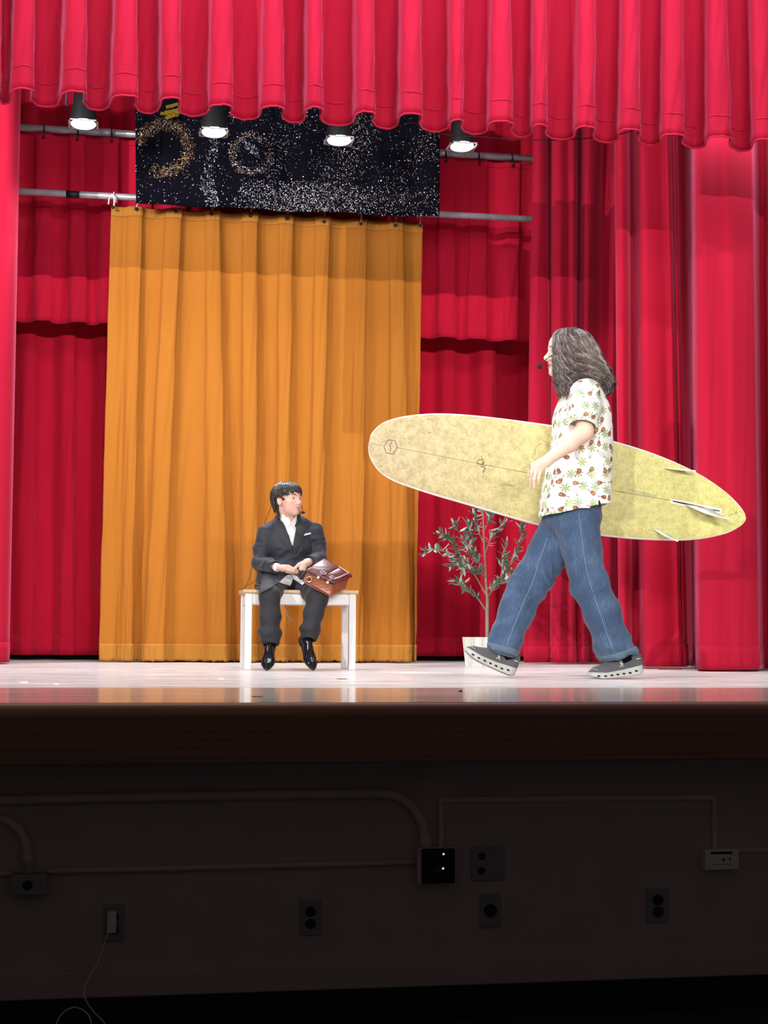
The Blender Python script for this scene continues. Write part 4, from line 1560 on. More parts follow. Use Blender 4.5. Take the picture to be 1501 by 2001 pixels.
class Head:
    """head frame: x towards the face, y to the subject's left, z up; origin at eye level between the ears"""

    def __init__(s, C, fwd, scale, pitch=0.0):
        f = np.array([fwd[0], fwd[1], math.tan(pitch)], float)
        f /= np.linalg.norm(f)
        l = np.cross((0, 0, 1), f)
        l /= np.linalg.norm(l)
        s.R = np.column_stack([f, l, np.cross(f, l)])
        s.C, s.s = np.array(C), scale

    def p(s, x, y, z):
        return s.C + s.R @ (np.array([x, y, z]) * s.s)

    def inv(s, P):
        return (np.asarray(P) - s.C) @ s.R / s.s

    def sculpt(s, v, nose=1.0, child=False):
        k = s.s

        def E(c, r, kk=0.012, mode='u'):
            v.ell(s.p(*c), np.array(r) * k, kk, s.R, mode)
        E((-.012, 0, .03), (.098, .076, .086), 0.01)
        E((.030, 0, .032), (.060, .062, .058), 0.03)
        E((.028, 0, -.030), (.060, .058, .072), 0.03)
        E((.034, 0, -.074), (.046, .044, .034), 0.03)
        E((.070, 0, -.094), (.018, .020, .016), 0.022)
        for sg in (1, -1):
            E((.056, sg * .038, -.024), (.026, .022, .022), 0.025)
            E((.052, sg * .030, -.060), (.026, .020, .026), 0.02)
            v.cap(s.p(.084, sg * .014, .017), s.p(.070, sg * .046, .013), .009 * k, .008 * k, 0.016)
            E((.096, sg * .031, -.001), (.016, .017, .010), 0.010, 's')
            # eyelids
            v.cap(s.p(.080, sg * .020, .0095), s.p(.074, sg * .043, .008), .0045 * k, .004 * k, 0.005)
            v.cap(s.p(.079, sg * .020, -.0115), s.p(.073, sg * .043, -.0105), .004 * k, .0035 * k, 0.006)
            # ears
            tilt = np.array(Matrix.Rotation(-0.25, 3, 'Y'))
            v.ell(s.p(-.004, sg * .079, -.012), np.array((.020, .009, .032)) * k, 0.008, s.R @ tilt)
            v.ell(s.p(.002, sg * .089, -.010), np.array((.010, .008, .018)) * k, 0.006, s.R @ tilt, 's')
            v.cap(s.p(.100, sg * .010, -.036), s.p(.094, sg * .013, -.036), .0085 * k, .008 * k, 0.008)
        v.cap(s.p(.086, 0, .010), s.p(.106 + .006 * nose, 0, -.028), .0075 * k, .0105 * k, 0.012)
        v.cap(s.p(.106 + .006 * nose, 0, -.030), s.p(.098, 0, -.042), .010 * k, .006 * k, 0.010)
        v.cap(s.p(.086, -.020, -.060), s.p(.095, 0, -.057), .0055 * k, .0062 * k, 0.008)
        v.cap(s.p(.086, .020, -.060), s.p(.095, 0, -.057), .0055 * k, .0062 * k, 0.008)
        v.cap(s.p(.085, -.017, -.072), s.p(.093, 0, -.074), .006 * k, .0075 * k, 0.008)
        v.cap(s.p(.085, .017, -.072), s.p(.093, 0, -.074), .006 * k, .0075 * k, 0.008)
        v.cap(s.p(.094, -.022, -.0655), s.p(.101, 0, -.0655), .0022 * k, .0022 * k, 0.004, 's')
        v.cap(s.p(.094, .022, -.0655), s.p(.101, 0, -.0655), .0022 * k, .0022 * k, 0.004, 's')

    def features(s, bvh, parent, look=0.0, smile=0.0, brow=1.0):
        k = s.s
        for sg in (1, -1):
            c = s.p(.0725, sg * .0315, -.001)
            e = MB().ball(c, .0125 * k, 14, 10).obj('eye', M['eye_white'], parent, True)
            g = s.R @ np.array([math.cos(look), math.sin(look), 0.05])
            MB().ball(c + g * .0088 * k, np.array((.0062, .0062, .0062)) * k, 10, 8).obj('iris', M['iris'], e, True)
            pts = []
            for t in np.linspace(0, 1, 7):
                y, z = sg * (.014 + .036 * t), .020 + .006 * math.sin(pi * (0.15 + 0.75 * t))
                pts.append(hit_dir(bvh, s.p(.16, y, z), -s.R[:, 0], 0.0005))
            MB().tube(pts, list(np.array([.0022, .0032, .0034, .003, .0026, .002, .001]) * k * brow), 5).obj('eyebrow', M['brow'], parent, True)
        for nm, z0, dz, r, m_ in (('upper_lip', -.0600, .002, .0032, 'lip'), ('lower_lip', -.0712, -.003, .0036, 'lip'), ('mouth', -.0655, 0.0, .0016, 'mouth_line')):
            pts = []
            w = .024 if nm == 'mouth' else .019
            for t in np.linspace(-1, 1, 11):
                z = z0 + dz * (1 - t * t) + smile * t * t
                pts.append(hit_dir(bvh, s.p(.16, t * w, z), -s.R[:, 0], 0.0002))
            MB().tube(pts, [max(.0006, r * k * (1 - abs(t) ** 2.2)) for t in np.linspace(-1, 1, 11)], 6).obj(nm, M[m_], parent, True)


def base_empty(name, p):
    return empty(name, (float(p[0]), float(p[1]), 0.0))


def shoe(parent, T, R, L, kind, side_logo=0):
    """shoe in its own frame: x heel to toe, z up; T = heel bottom"""
    def hw(x):   # half width
        if kind == 'dress':
            return np.interp(x / L, [0, .04, .12, .3, .5, .68, .82, .93, 1.0], [.010, .026, .032, .031, .034, .043, .037, .022, .004])
        return np.interp(x / L, [0, .03, .10, .3, .5, .70, .85, .95, 1.0], [.014, .032, .040, .038, .041, .050, .044, .028, .006])

    def top(x):
        if kind == 'dress':
            return np.interp(x / L, [0, .06, .18, .30, .42, .55, .7, .85, 1.0], [.068, .080, .074, .078, .082, .062, .044, .036, .018])
        return np.interp(x / L, [0, .05, .14, .26, .40, .55, .72, .88, 1.0], [.106, .122, .114, .118, .116, .098, .078, .067, .044])

    if kind == 'dress':
        sole_t = lambda x: np.interp(x / L, [0, .26, .30, .5, .8, 1], [.000, .000, .014, .012, .006, .010])   # underside
        sole_top = lambda x: np.interp(x / L, [0, .3, .6, 1], [.026, .024, .016, .018])
    else:
        sole_t = lambda x: np.interp(x / L, [0, .06, .2, .6, .8, 1], [.014, .003, 0, 0, .006, .026])
        sole_top = lambda x: np.interp(x / L, [0, .1, .4, .7, 1], [.052, .048, .038, .034, .046])
    h = 0.003
    vs = Vol((-0.02, -0.07, -0.015), (L + 0.02, 0.07, 0.09), h)

    def fs(X, Y, Z):
        w = hw(X)
        zl, zh = sole_t(X), sole_top(X)
        dz = np.abs(Z - (zl + zh) / 2) - (zh - zl) / 2 + 0.004
        flare = 1.0 if kind == 'dress' else 1.0 + 0.10 * np.clip((zh - Z) / 0.045, 0, 1)
        dy = np.abs(Y) - w * flare + 0.003
        dx = np.maximum(-X, X - L) + 0.003
        o = np.sqrt(np.maximum(dy, 0) ** 2 + np.maximum(dz, 0) ** 2 + np.maximum(dx, 0) ** 2) + np.minimum(np.maximum(np.maximum(dy, dz), dx), 0) - 0.004
        return o
    vs.fn(fs, vs.lo, vs.lo + h * vs.n, 0)
    vu = Vol((-0.02, -0.07, -0.005), (L + 0.02, 0.07, 0.14), h)

    def fu(X, Y, Z):
        w = hw(X) * 0.97
        zl, zh = sole_top(X) - 0.012, top(X)
        u = np.clip((Z - zl) / np.maximum(zh - zl, 0.01), -1, 3)
        q = (np.abs(Y) / np.maximum(w, 0.004)) ** 2.1 + np.abs(u) ** 2.4
        d = (q ** 0.45 - 1) * 0.022
        d = np.maximum(d, zl - Z)
        d = np.maximum(d, np.maximum(-X, X - L + 0.002))
        return d
    vu.fn(fu, vu.lo, vu.lo + h * vu.n, 0)
    vu.ell((L * 0.20, 0, 0.140 if kind != 'dress' else 0.098), (L * 0.125, 0.027, 0.048 if kind != 'dress' else 0.05), 0.006, None, 's')
    out = []
    for v_, nm, mt in ((vu, 'shoe_upper', M['shoe_leather'] if kind == 'dress' else M['sneaker']), (vs, 'shoe_sole', M['black_plastic'] if kind == 'dress' else M['sneaker_sole'])):
        V, Q = v_.mesh(1)
        out.append((V, Q))
        V = V @ R.T + T
        if nm == 'shoe_upper':
            root = new_obj('shoe', V, Q, mt, parent, True)
            root['_base'] = parent['_base']
        else:
            new_obj('sole', V, Q, mt, root, True)
    bu = bvh_of(*out[0])
    bs = bvh_of(*out[1])
    tf = lambda P: np.asarray(P) @ R.T + T
    if kind == 'dress':
        mb = MB()
        for i in range(3):   # laces over the instep
            x = L * (0.42 + 0.05 * i)
            pts = [hit_dir(bu, (x, y, 0.2), (0, 0, -1), 0.001) for y in np.linspace(-0.014, 0.014, 7)]
            mb.tube([tf(p) for p in pts], 0.0018, 5)
        mb.obj('laces', M['black_plastic'], root, True)
        pts = [hit_dir(bu, (L * 0.66, y, 0.2), (0, 0, -1), 0.0003) for y in np.linspace(-0.034, 0.034, 13)]
        MB().tube([tf(p) for p in pts], 0.0013, 5).obj('toe_seam', M['black_plastic'], root, True)
    else:
        mb = MB()
        for i in range(4):
            x = L * (0.40 + 0.065 * i)
            pts = [hit_dir(bu, (x + 0.006 * math.cos(i * 3) * y / 0.02, y, 0.2), (0, 0, -1), 0.001) for y in np.linspace(-0.022, 0.022, 7)]
            mb.tube([tf(p) for p in pts], 0.0024, 5)
        mb.obj('laces', M['lace'], root, True)
        for sg in (1, -1):
            for i in range(7):
                x = L * (0.16 + 0.115 * i)
                z = 0.017 + 0.004 * (i == 6) + (0.006 if i == 0 else 0)
                p = hit_dir(bs, (x, sg * 0.2, z), (0, -sg, 0), 0.0)
                MB().ball(tf(p), np.array((0.0095, 0.004, 0.0048)), 10, 6, R @ np.array(Matrix.Rotation(-0.15, 3, 'Y'))).obj('sole_opening', M['black'], root, True)
            # white mark on the flank
            def S2(x, z):
                return tf(hit_dir(bu, (x, sg * 0.2, z), (0, -sg, 0), 0.0006))
            cx, cz = L * 0.40, 0.066
            mb = MB()
            A = lambda u, w: S2(cx + u, cz + w)
            mb.tube([A(0.008 * math.cos(t) * 0.75, 0.009 + 0.006 * math.sin(t)) for t in np.linspace(-2.4, 2.9, 11)], 0.0017, 5)
            mb.tube([A(-0.006, 0.004), A(-0.001, -0.003), A(-0.009, -0.013)], 0.0017, 5)
            mb.tube([A(0.005, 0.004), A(0.001, -0.002), A(0.010, -0.013)], 0.0017, 5)
            mb.obj('flank_mark', M['white_paint'], root, True)
            mb = MB()
            mb.tube([S2(L * 0.02, 0.083), S2(L * 0.07, 0.084), S2(L * 0.12, 0.081)], 0.0022, 5)
            mb.obj('heel_stripe', M['white_paint'], root, True)
        pts = [hit_dir(bu, (L * (0.83 + 0.1 * (1 - (y / 0.04) ** 2)), y, 0.2), (0, 0, -1), 0.0004) for y in np.linspace(-0.038, 0.038, 13)]
        MB().tube([tf(p) for p in pts], 0.0016, 5).obj('toe_seam', M['lace'], root, True)
        pts = [(L * 0.40, 0, 0.101), (L * 0.36, 0, 0.108), (L * 0.33, 0, 0.113)]
        MB().tube([tf(p) for p in pts], [0.012, 0.011, 0.008], 8).obj('tongue', M['lace'], root, True)
    return root


def frame(xdir, up=(0, 0, 1)):
    x = np.array(xdir, float)
    x /= np.linalg.norm(x)
    y = np.cross(up, x)
    y /= np.linalg.norm(y)
    return np.column_stack([x, y, np.cross(x, y)])


# ------------------------------------------------------------------ the seated boy
BOY_Y = 9.64


def B(px, py, dy=0.0):
    return at(px, py, BOY_Y + dy)


boy = base_empty('person', B(568, 1150))
tag(boy, 'boy in a dark suit and white shirt sitting on the bench, looking aside', 'person')
hb_ = Head(B(562.5, 977, -0.02), (0.62, -0.78), 0.93, 0.05)
bl = np.array([*B(480, 1330, -0.6)[:1], 8.95, -0.02])
bv = Vol((B(480, 1000)[0], 9.0, 0.0), (B(660, 1000)[0], 9.95, 1.24), 0.0036)
hb_.sculpt(bv, 0.6)
bv.cap(hb_.p(-.022, 0, -.06), B(564, 1024, 0.01), .046, .043, 0.02)
shR, shL = B(521, 1042, 0.0), B(617, 1038, 0.0)
bv.cap(shR, shL, .034, .034, 0.02)
bv.chain([B(566, 1044, 0.01), B(568, 1075, 0.01), B(567, 1125, 0.01)], [.060, .062, .062], 0.02, flat=((1, 0, 0), 1.7))
elR, elL = B(508, 1100, -.02), B(624, 1090, -.03)
wrR, wrL = B(542, 1109, -.235), B(601, 1099, -.225)
bv.chain([shR, elR, wrR], [.034, .032, .024], 0.015)
bv.chain([shL, elL, wrL], [.034, .032, .024], 0.015)
hipR, hipL = B(545, 1137, 0.02), B(590, 1137, 0.02)
knR, knL = B(527, 1168, -.335), B(619, 1171, -.335)
anR, anL = B(526, 1257, -.385), B(600, 1252, -.40)
bv.chain([hipR, knR, anR], [.054, .040, .030], 0.02)
bv.chain([hipL, knL, anL], [.056, .040, .030], 0.02)


def digits(v, base, mids, tips, r, k=0.004):
    for b_, m_, t_ in zip(base, mids, tips):
        v.chain([b_, m_, t_], [r, r * 0.95, r * 0.8], k)


# right hand: palm up-curled, thumb and finger meeting the other hand on the handle
bv.cap(wrR, B(553, 1111, -.27), .022, .024, 0.012, flat=((0, .5, .86), 0.75))
bv.cap(B(549, 1110, -.26), B(562, 1112.5, -.285), .023, .021, 0.01, flat=((0, .5, .86), 0.7))
digits(bv, [B(562, 1113, -.30), B(563, 1115.5, -.295), B(562, 1117, -.285), B(560, 1118, -.275)],
       [B(574, 1116, -.315), B(574, 1118.5, -.305), B(573, 1119.5, -.29), B(570, 1120, -.277)],
       [B(582, 1114.5, -.305), B(582, 1118, -.30), B(581, 1120, -.285), B(577, 1120.5, -.275)], .0078)
bv.chain([B(553, 1106, -.275), B(564, 1107, -.30), B(572, 1111, -.315), B(578, 1112, -.315)], [.011, .0095, .0085, .007], 0.006)
# left hand: closed over the handle, thumb lying forward
bv.cap(wrL, B(594, 1103, -.27), .022, .024, 0.012, flat=((.5, 0, .86), 0.8))
bv.cap(B(597, 1102, -.25), B(589, 1106, -.285), .023, .020, 0.01, flat=((.6, 0, .8), 0.8))
digits(bv, [B(588, 1104, -.30), B(591.5, 1105.5, -.30), B(594.5, 1107, -.295), B(597, 1108, -.285)],
       [B(586.5, 1112, -.32), B(590, 1113, -.318), B(593.5, 1113.5, -.31), B(596, 1113, -.295)],
       [B(590, 1117, -.30), B(592.5, 1118, -.30), B(595, 1118, -.295), B(596.5, 1117, -.285)], .0078)
bv.chain([B(590, 1100, -.275), B(584, 1103, -.30), B(578.5, 1108.5, -.315), B(575.5, 1112, -.32)], [.0115, .010, .0085, .007], 0.006)
V, Q = bv.mesh(1)
boy_bvh = bvh_of(V, Q)
new_obj('body', V, Q, M['skin_boy'], boy, True)
hb_.features(boy_bvh, boy, 0.25, 0.004)

# shirt front, jacket, trousers
def torso_parts(v, g, k=0.03):
    v.cap(B(523, 1043, 0.01), B(615, 1039, 0.01), .055 + g, .055 + g, k)
    v.cap(B(545, 1030, 0.02), B(588, 1028, 0.02), .048 + g, .048 + g, k)
    v.cap(B(524, 1041, 0.01), B(549, 1021, 0.015), .046 + g, .040 + g, k * 0.6)
    v.cap(B(614, 1037, 0.01), B(584, 1020, 0.015), .046 + g, .040 + g, k * 0.6)
    v.ell(B(567, 1066, -0.005), (.146 + g, .094 + g, .135 + g), k)
    v.ell(B(568, 1112, -0.005), (.132 + g, .096 + g, .11 + g), k)


jv = Vol((B(478, 1000)[0], 9.15, 0.40), (B(665, 1000)[0], 9.90, 1.02), 0.0045)
torso_parts(jv, 0.0)
jv.ell(B(566, 1142, 0.01), (.175, .130, .075), 0.04)
jv.chain([B(522, 1045, 0.0), B(512, 1075, 0.0), elR], [.057, .050, .045], 0.018)
jv.chain([B(616, 1041, 0.0), B(622, 1068, -.005), elL], [.057, .049, .045], 0.018)
cfR, cfL = B(538.5, 1108, -.222), B(603.5, 1098, -.212)
jv.cone(elR, cfR, .045, .038, 0.015)
jv.cone(elL, cfL, .045, .038, 0.015)
jv.cap(B(512, 1148, 0.0), B(530, 1140, -.13), .045, .04, 0.03)
jv.cap(B(612, 1146, 0.0), B(606, 1140, -.10), .045, .04, 0.03)
# sleeve ends are open
for e_, c_ in ((elR, cfR), (elL, cfL)):
    n_ = (c_ - e_) / np.linalg.norm(c_ - e_)
    jv.cap(c_ - n_ * 0.02, c_ + n_ * 0.05, .033, .034, 0.0, 's')
# neck hole and the open V of the front
jv.cap(B(564, 1015, 0.0), B(563, 985, 0.0), .058, .075, 0.006, 's')
full_bvh = bvh_of(*jv.mesh(1))   # the closed front, for laying the lapels
zt_, zv = B(566, 1004)[2], B(571.5, 1078)[2]
xt_, xv = B(563.5, 1004)[0], B(571.5, 1078)[0]


def vcut(X, Y, Z):
    t = (Z - zv) / (zt_ - zv)
    w = np.interp(t, [0, .5, 1, 1.6], [0.0, 0.034, 0.056, 0.058])
    xc = xv + (xt_ - xv) * t
    d = np.abs(X - xc) - w
    d = np.maximum(d, Y - (BOY_Y - 0.03))
    return np.maximum(d, zv - Z)


jv.fn(vcut, (B(535, 1000)[0], 9.3, zv - 0.02), (B(600, 1000)[0], 9.66, 1.02), 0.004, 's')
# skirt of the jacket parted below the button
zs = B(574, 1112)[2]
jv.fn(lambda X, Y, Z: np.maximum(np.maximum(np.abs(X - B(572, 1120)[0]) - (zs - Z) * 1.1, Y - (BOY_Y - 0.02)), Z - zs), (B(540, 1120)[0], 9.3, 0.40), (B(605, 1120)[0], 9.66, zs + .02), 0.006, 's')
jv.plane((0, 0, 0.482), (0, 0, -1), 'i')
V, Q = jv.mesh(1)
zz = V[:, 2]
V = wrinkles(V, Q, 0.012, [((0.5, 0, 1), .075, 0.6), ((-0.6, 0.2, 1), .06, 0.6), ((0.15, 0.3, 1), .04, 0.4)], 4)
jac_bvh = bvh_of(V, Q)
new_obj('jacket', V, Q, M['suit'], boy, True)
sv_ = Vol((B(520, 1000)[0], 9.45, 0.70), (B(620, 1000)[0], 9.80, 1.02), 0.004)
torso_parts(sv_, -0.014)
sv_.cap(B(564, 1024, 0.012), B(563.5, 1001, 0.012), .058, .056, 0.02)
sv_.cap(B(564, 1026, 0.010), B(564, 985, 0.010), .049, .050, 0.004, 's')
zc_ = B(564, 1003)[2]
sv_.fn(lambda X, Y, Z: np.maximum(np.abs(X - B(568.5, 1015)[0]) - (Z - B(569, 1022)[2]) * 0.55, Y - BOY_Y), (B(540, 1000)[0], 9.45, B(569, 1022)[2]), (B(595, 1000)[0], BOY_Y, 1.02), 0.003, 's')
sv_.plane((0, 0, zc_), (0, 0, 1), 'i')
V, Q = sv_.mesh(1)
sh_bvh = bvh_of(V, Q)
sh = new_obj('shirt', V, Q, M['white_shirt'], boy, True)
# collar leaves, placket and buttons
for poly in ([(547, 999), (552, 1003), (568, 1022), (561, 1031), (552, 1016)], [(577.5, 1006), (580.5, 1007), (579.5, 1020), (575, 1030), (569, 1022)]):
    patch('collar', poly, sh_bvh, 0.006, 0.003, M['white_shirt'], boy)
strokes('placket', [[(568.5, 1024), (569.5, 1045), (571, 1072)]], sh_bvh, 0.0016, M['plate_white'], boy)
strokes('placket', [[(572.8, 1026), (573, 1045), (573, 1068)]], sh_bvh, 0.0012, M['plate_white'], boy)
for y in (1036, 1048, 1060):
    MB().ball(hit(sh_bvh, 571, y, 0.001), (0.004, 0.002, 0.004), 8, 6).obj('button', M['plate_white'], boy, True)
# lapels
patch('lapel', [(546, 998), (541, 1004), (534.5, 1017), (542, 1031.5), (535.5, 1033.5), (548, 1053), (571.5, 1082), (570.5, 1076), (560, 1042), (552, 1020)], full_bvh, 0.004, 0.005, M['suit_dark'], boy)
patch('lapel', [(581, 1006), (590, 1010), (597, 1016), (593, 1022), (601, 1020.5), (602, 1024), (592, 1053), (573.5, 1092), (571, 1082), (574.5, 1055), (579, 1030)], full_bvh, 0.004, 0.005, M['suit_dark'], boy)
strokes('front_edge', [[(571.5, 1080), (573, 1092), (572, 1104)]], jac_bvh, 0.003, M['suit_dark'], boy)
MB().ball(hit(jac_bvh, 575.5, 1096.5, 0.001), (0.007, 0.003, 0.007), 10, 6).obj('button', M['black_plastic'], boy, True)
patch('pocket_square', [(591.3, 1044.6), (607.2, 1040.6), (607.8, 1043.4), (592, 1047.4)], jac_bvh, 0.002, 0.003, M['white_shirt'], boy)
pts = catmull([B(542, 1017, -.045), B(543.5, 1006, -.02), B(547, 994, .045), B(564, 991, .072), B(581, 996, .045), B(585, 1008, -.02), B(584, 1018, -.045)], 5)
strip_w = MB()
strip_w.tube(pts, list(np.interp(np.linspace(0, 1, len(pts)), [0, .2, .8, 1], [.003, .011, .011, .003])), 8)
strip_w.obj('jacket_collar', M['suit_dark'], boy, True)
# shirt cuffs
for a_, b_, r in ((B(541, 1108.6, -.235), B(544.5, 1109.4, -.244), .026), (B(600.5, 1099.3, -.225), B(597.5, 1100.6, -.233), .026)):
    MB().tube([a_ + (a_ - b_) * 0.8, b_], [r, r], 18, False).obj('cuff', M['white_shirt'], boy, True).modifiers.new('t', 'SOLIDIFY').thickness = 0.003

# trousers
tv = Vol((B(490, 1100)[0], 9.05, 0.10), (B(655, 1100)[0], 9.86, 0.66), 0.0045)
tv.ell(B(567, 1130, 0.02), (.155, .115, .085), 0.03)
kR, kL = B(527, 1166, -.345), B(620, 1169, -.345)
tv.chain([B(538, 1136, 0.0), kR], [.090, .060], 0.03)
tv.chain([B(596, 1136, 0.0), kL], [.090, .064], 0.03)
tv.chain([kR, B(528, 1205, -.365), B(528, 1238, -.375), B(528, 1256, -.385)], [.060, .060, .058, .050], 0.025)
tv.chain([kL, B(613, 1200, -.37), B(608, 1228, -.385), B(604, 1246, -.40)], [.064, .057, .052, .046], 0.025)
tv.ell(B(528, 1236, -.378), (.068, .062, .026), 0.02)
tv.ell(B(605, 1229, -.390), (.058, .054, .024), 0.02)
tv.plane(B(528, 1259, -.38), B(528, 1262, -.39) - B(528, 1250, -.38), 'i', B(528, 1259, -.38) - .12, B(528, 1259, -.38) + .08)
tv.plane(B(604, 1250, -.40), B(602, 1256, -.41) - B(604, 1244, -.40), 'i', B(604, 1250, -.40) - .11, B(604, 1250, -.40) + .07)
tv.cap(B(528, 1250, -.38), B(528, 1285, -.40), .042, .042, 0.004, 's')
tv.cap(B(604, 1243, -.40), B(600, 1280, -.42), .038, .038, 0.004, 's')
tv.fn(lambda X, Y, Z: np.maximum(np.maximum(0.437 + 0 * X - Z, Z - 0.480) * 1.0, np.maximum(FY - 0.016 - Y + 0 * X, Y - (FY + BD + .016)) + 0 * Z), (tv.lo[0], FY - .03, .42), (tv.lo[0] + 1, FY + BD + .03, .49), 0.0, 's')
V, Q = tv.mesh(1)
low = np.clip((0.52 - V[:, 2]) / 0.3, 0.25, 1)
V = wrinkles(V, Q, 0.010, [((0.6, 0.3, 1), .065, 0.6), ((-0.8, 0.2, 1), .05, 0.6), ((0.9, 0.2, .4), .045, 0.4)], 9, low)
tr_bvh = bvh_of(V, Q)
new_obj('trousers', V, Q, M['trouser'], boy, True)
for pts in ([(528, 1178), (527, 1210), (527.5, 1236)], [(626, 1180), (618, 1205), (611, 1228)]):
    strokes('crease', [pts], tr_bvh, 0.0022, M['trouser'], boy, -0.001)
patch('jacket_skirt', [(503, 1116), (500.5, 1149), (509, 1159), (528, 1149), (545, 1138), (556, 1128), (553, 1117)], tr_bvh, 0.010, 0.006, M['suit'], boy)
patch('shirt_tail', [(543, 1136.7), (552, 1130), (561, 1124), (567, 1123), (572.6, 1131), (570, 1139), (567, 1145), (555, 1141)], tr_bvh, 0.010, 0.004, M['white_shirt'], boy)
patch('shirt_tail', [(569, 1123), (577, 1124), (584, 1128), (596.5, 1138), (591, 1143), (582, 1137), (573, 1131)], tr_bvh, 0.010, 0.004, M['white_shirt'], boy)
# shoes on tiptoe
for heel, toe in ((B(528.5, 1261, -.365), B(521, 1311, -.515)), (B(594, 1251, -.375), B(613.5, 1311, -.53))):
    d = toe - heel
    toe = toe.copy()
    toe[2] = 0.010
    d = toe - heel
    L_ = np.linalg.norm(d) + 0.035
    Rf = frame(d)
    shoe(boy, heel - d / np.linalg.norm(d) * 0.035 - Rf[:, 2] * 0.020, Rf, L_, 'dress')
# socks
for a_, b_ in ((anR, B(527, 1266, -.40)), (anL, B(599, 1262, -.41))):
    MB().tube([a_ + (a_ - b_) * 0.8, b_], [.036, .034], 14).obj('sock', M['black_cloth'], boy, True)

# hair: a fitted cap and overlying locks
hv = Vol(hb_.C - 0.19, hb_.C + 0.19, 0.004)
hs = hb_.s
hv.ell(hb_.p(-.014, 0, .036), np.array((.108, .086, .092)) * hs, 0.0, hb_.R)
hv.ell(hb_.p(-.045, 0, -.035), np.array((.062, .068, .070)) * hs, 0.03, hb_.R)


def face_cut(X, Y, Z):
    x, y, z = X - hb_.C[0], Y - hb_.C[1], Z - hb_.C[2]
    R_ = hb_.R
    u = (R_[0, 0] * x + R_[1, 0] * y + R_[2, 0] * z) / hs
    w = (R_[0, 2] * x + R_[1, 2] * y + R_[2, 2] * z) / hs
    line = np.interp(u, [-.12, -.05, -.035, -.01, .02, .034, .05, .12], [-.10, -.095, -.03, .020, .022, .022, .043, .040])
    return (w - line) * hs * 0.8


hv.fn(face_cut, hv.lo, hv.lo + hv.h * hv.n, 0.006, 's')
hv.f = np.maximum(hv.f, 0) * 1.0 + np.minimum(hv.f, 0)
# face_cut is positive above the hairline: keep that part
hv2 = Vol(hb_.C - 0.19, hb_.C + 0.19, 0.004)
hv2.ell(hb_.p(-.014, 0, .036), np.array((.108, .086, .092)) * hs, 0.0, hb_.R)
hv2.ell(hb_.p(-.045, 0, -.035), np.array((.062, .068, .070)) * hs, 0.03, hb_.R)
hv2.fn(lambda X, Y, Z: -face_cut(X, Y, Z), hv2.lo, hv2.lo + hv2.h * hv2.n, 0.006, 'i')
V, Q = hv2.mesh(1)
hair = new_obj('hair', V, Q, M['hair_boy'], boy, True)
rh = random.Random(8)
mb = MB()
for k in range(480):
    ph = rh.uniform(-pi, pi)        # 0 = over the face
    a = abs(ph)
    if a < 0.62:
        zend = .050 - .018 * rh.random() - 0.006 * math.sin(ph * 9)
    elif a < 1.15:
        zend = .028 - .014 * rh.random()
    elif a < 1.9:
        zend = .016 - .016 * rh.random()
    else:
        zend = -.085 + .03 * rh.random()
    z0 = 0.128
    pts = []
    n_ = 9
    swirl = rh.uniform(0.1, 0.45)
    lift = rh.uniform(1.0, 1.045)
    for j in range(n_):
        t = j / (n_ - 1)
        z = .122 + (zend - .122) * t
        zc = (z - .036) / .092
        rr = math.sqrt(max(0.0, 1 - min(1, zc * zc))) if z > .036 else 1.0
        ang = ph - swirl * (1 - t) + 0.1 * math.sin(3 * t + k)
        ax_, ay_ = .110, .088
        if z < .0 and a > 1.9:
            ax_ = .110 - (0 - z) * 0.25
            ay_ = .088 - (0 - z) * 0.2
        off = 0.004 * math.sin(t * pi) if a > 0.62 else 0.006 * math.sin(t * pi * 0.9)
        pts.append(hb_.p(-.014 + (ax_ + off) * rr * lift * math.cos(ang), (ay_ + off) * rr * lift * math.sin(ang), z))
    r0 = rh.uniform(.0022, .0042)
    mb.tube(pts, [r0 * (0.6 + 0.7 * math.sin(pi * min(1, t_ * 0.9 + 0.1)) ** 0.7) * (1 - 0.75 * t_ ** 4) for t_ in np.linspace(0, 1, n_)], 5)
mb.obj('hair_locks', M['hair_boy'], boy, True)

# headset: earpiece, wire, capsule; transmitter and cable
hp_ = hb_.p
mb = MB().ball(hb_.p(.034, -.078, -.002), 0.009, 10, 6)
mb.tube([hp_(-.03, -.088, .02), hp_(-.005, -.094, .028), hp_(.02, -.086, .012), hp_(.034, -.079, -.002)], .0028, 6)
mb.tube(catmull([hp_(-.03, .088, .02), hp_(.0, .094, .03), hp_(.03, .085, -.01), hp_(.055, .082, -.055), hp_(.085, .058, -.085)], 4), .0022, 6)
mb.ball(hp_(.088, .054, -.090), np.array((.014, .009, .009)), 10, 6)
mb.obj('headset_microphone', M['black_plastic'], boy, True)
MB().tube(catmull([hp_(-.06, -.085, .0), B(528, 995, 0.04), B(519, 1018, 0.09), B(504, 1060, 0.13), B(494, 1100, 0.09), B(488, 1128, 0.06), B(478, 1148, 0.02), B(473, 1152, 0.05)], 6), .0016, 5).obj('microphone_cable', M['black_plastic'], boy, True)
MB().tube(catmull([B(507, 1126, -.02), B(500, 1132, -.03), B(493, 1140, -.02), B(484, 1143, 0.0), B(476, 1151, 0.03)], 5), .0016, 5).obj('microphone_cable', M['black_plastic'], boy, True)
c_ = hit(jac_bvh, 513.5, 1124, 0.006)
MB().box((-.018, -.008, -.009), (.018, .010, .009), np.array(Matrix.Rotation(-0.35, 3, 'Y')), c_, 0.004).obj('transmitter', M['plate_white'], boy)

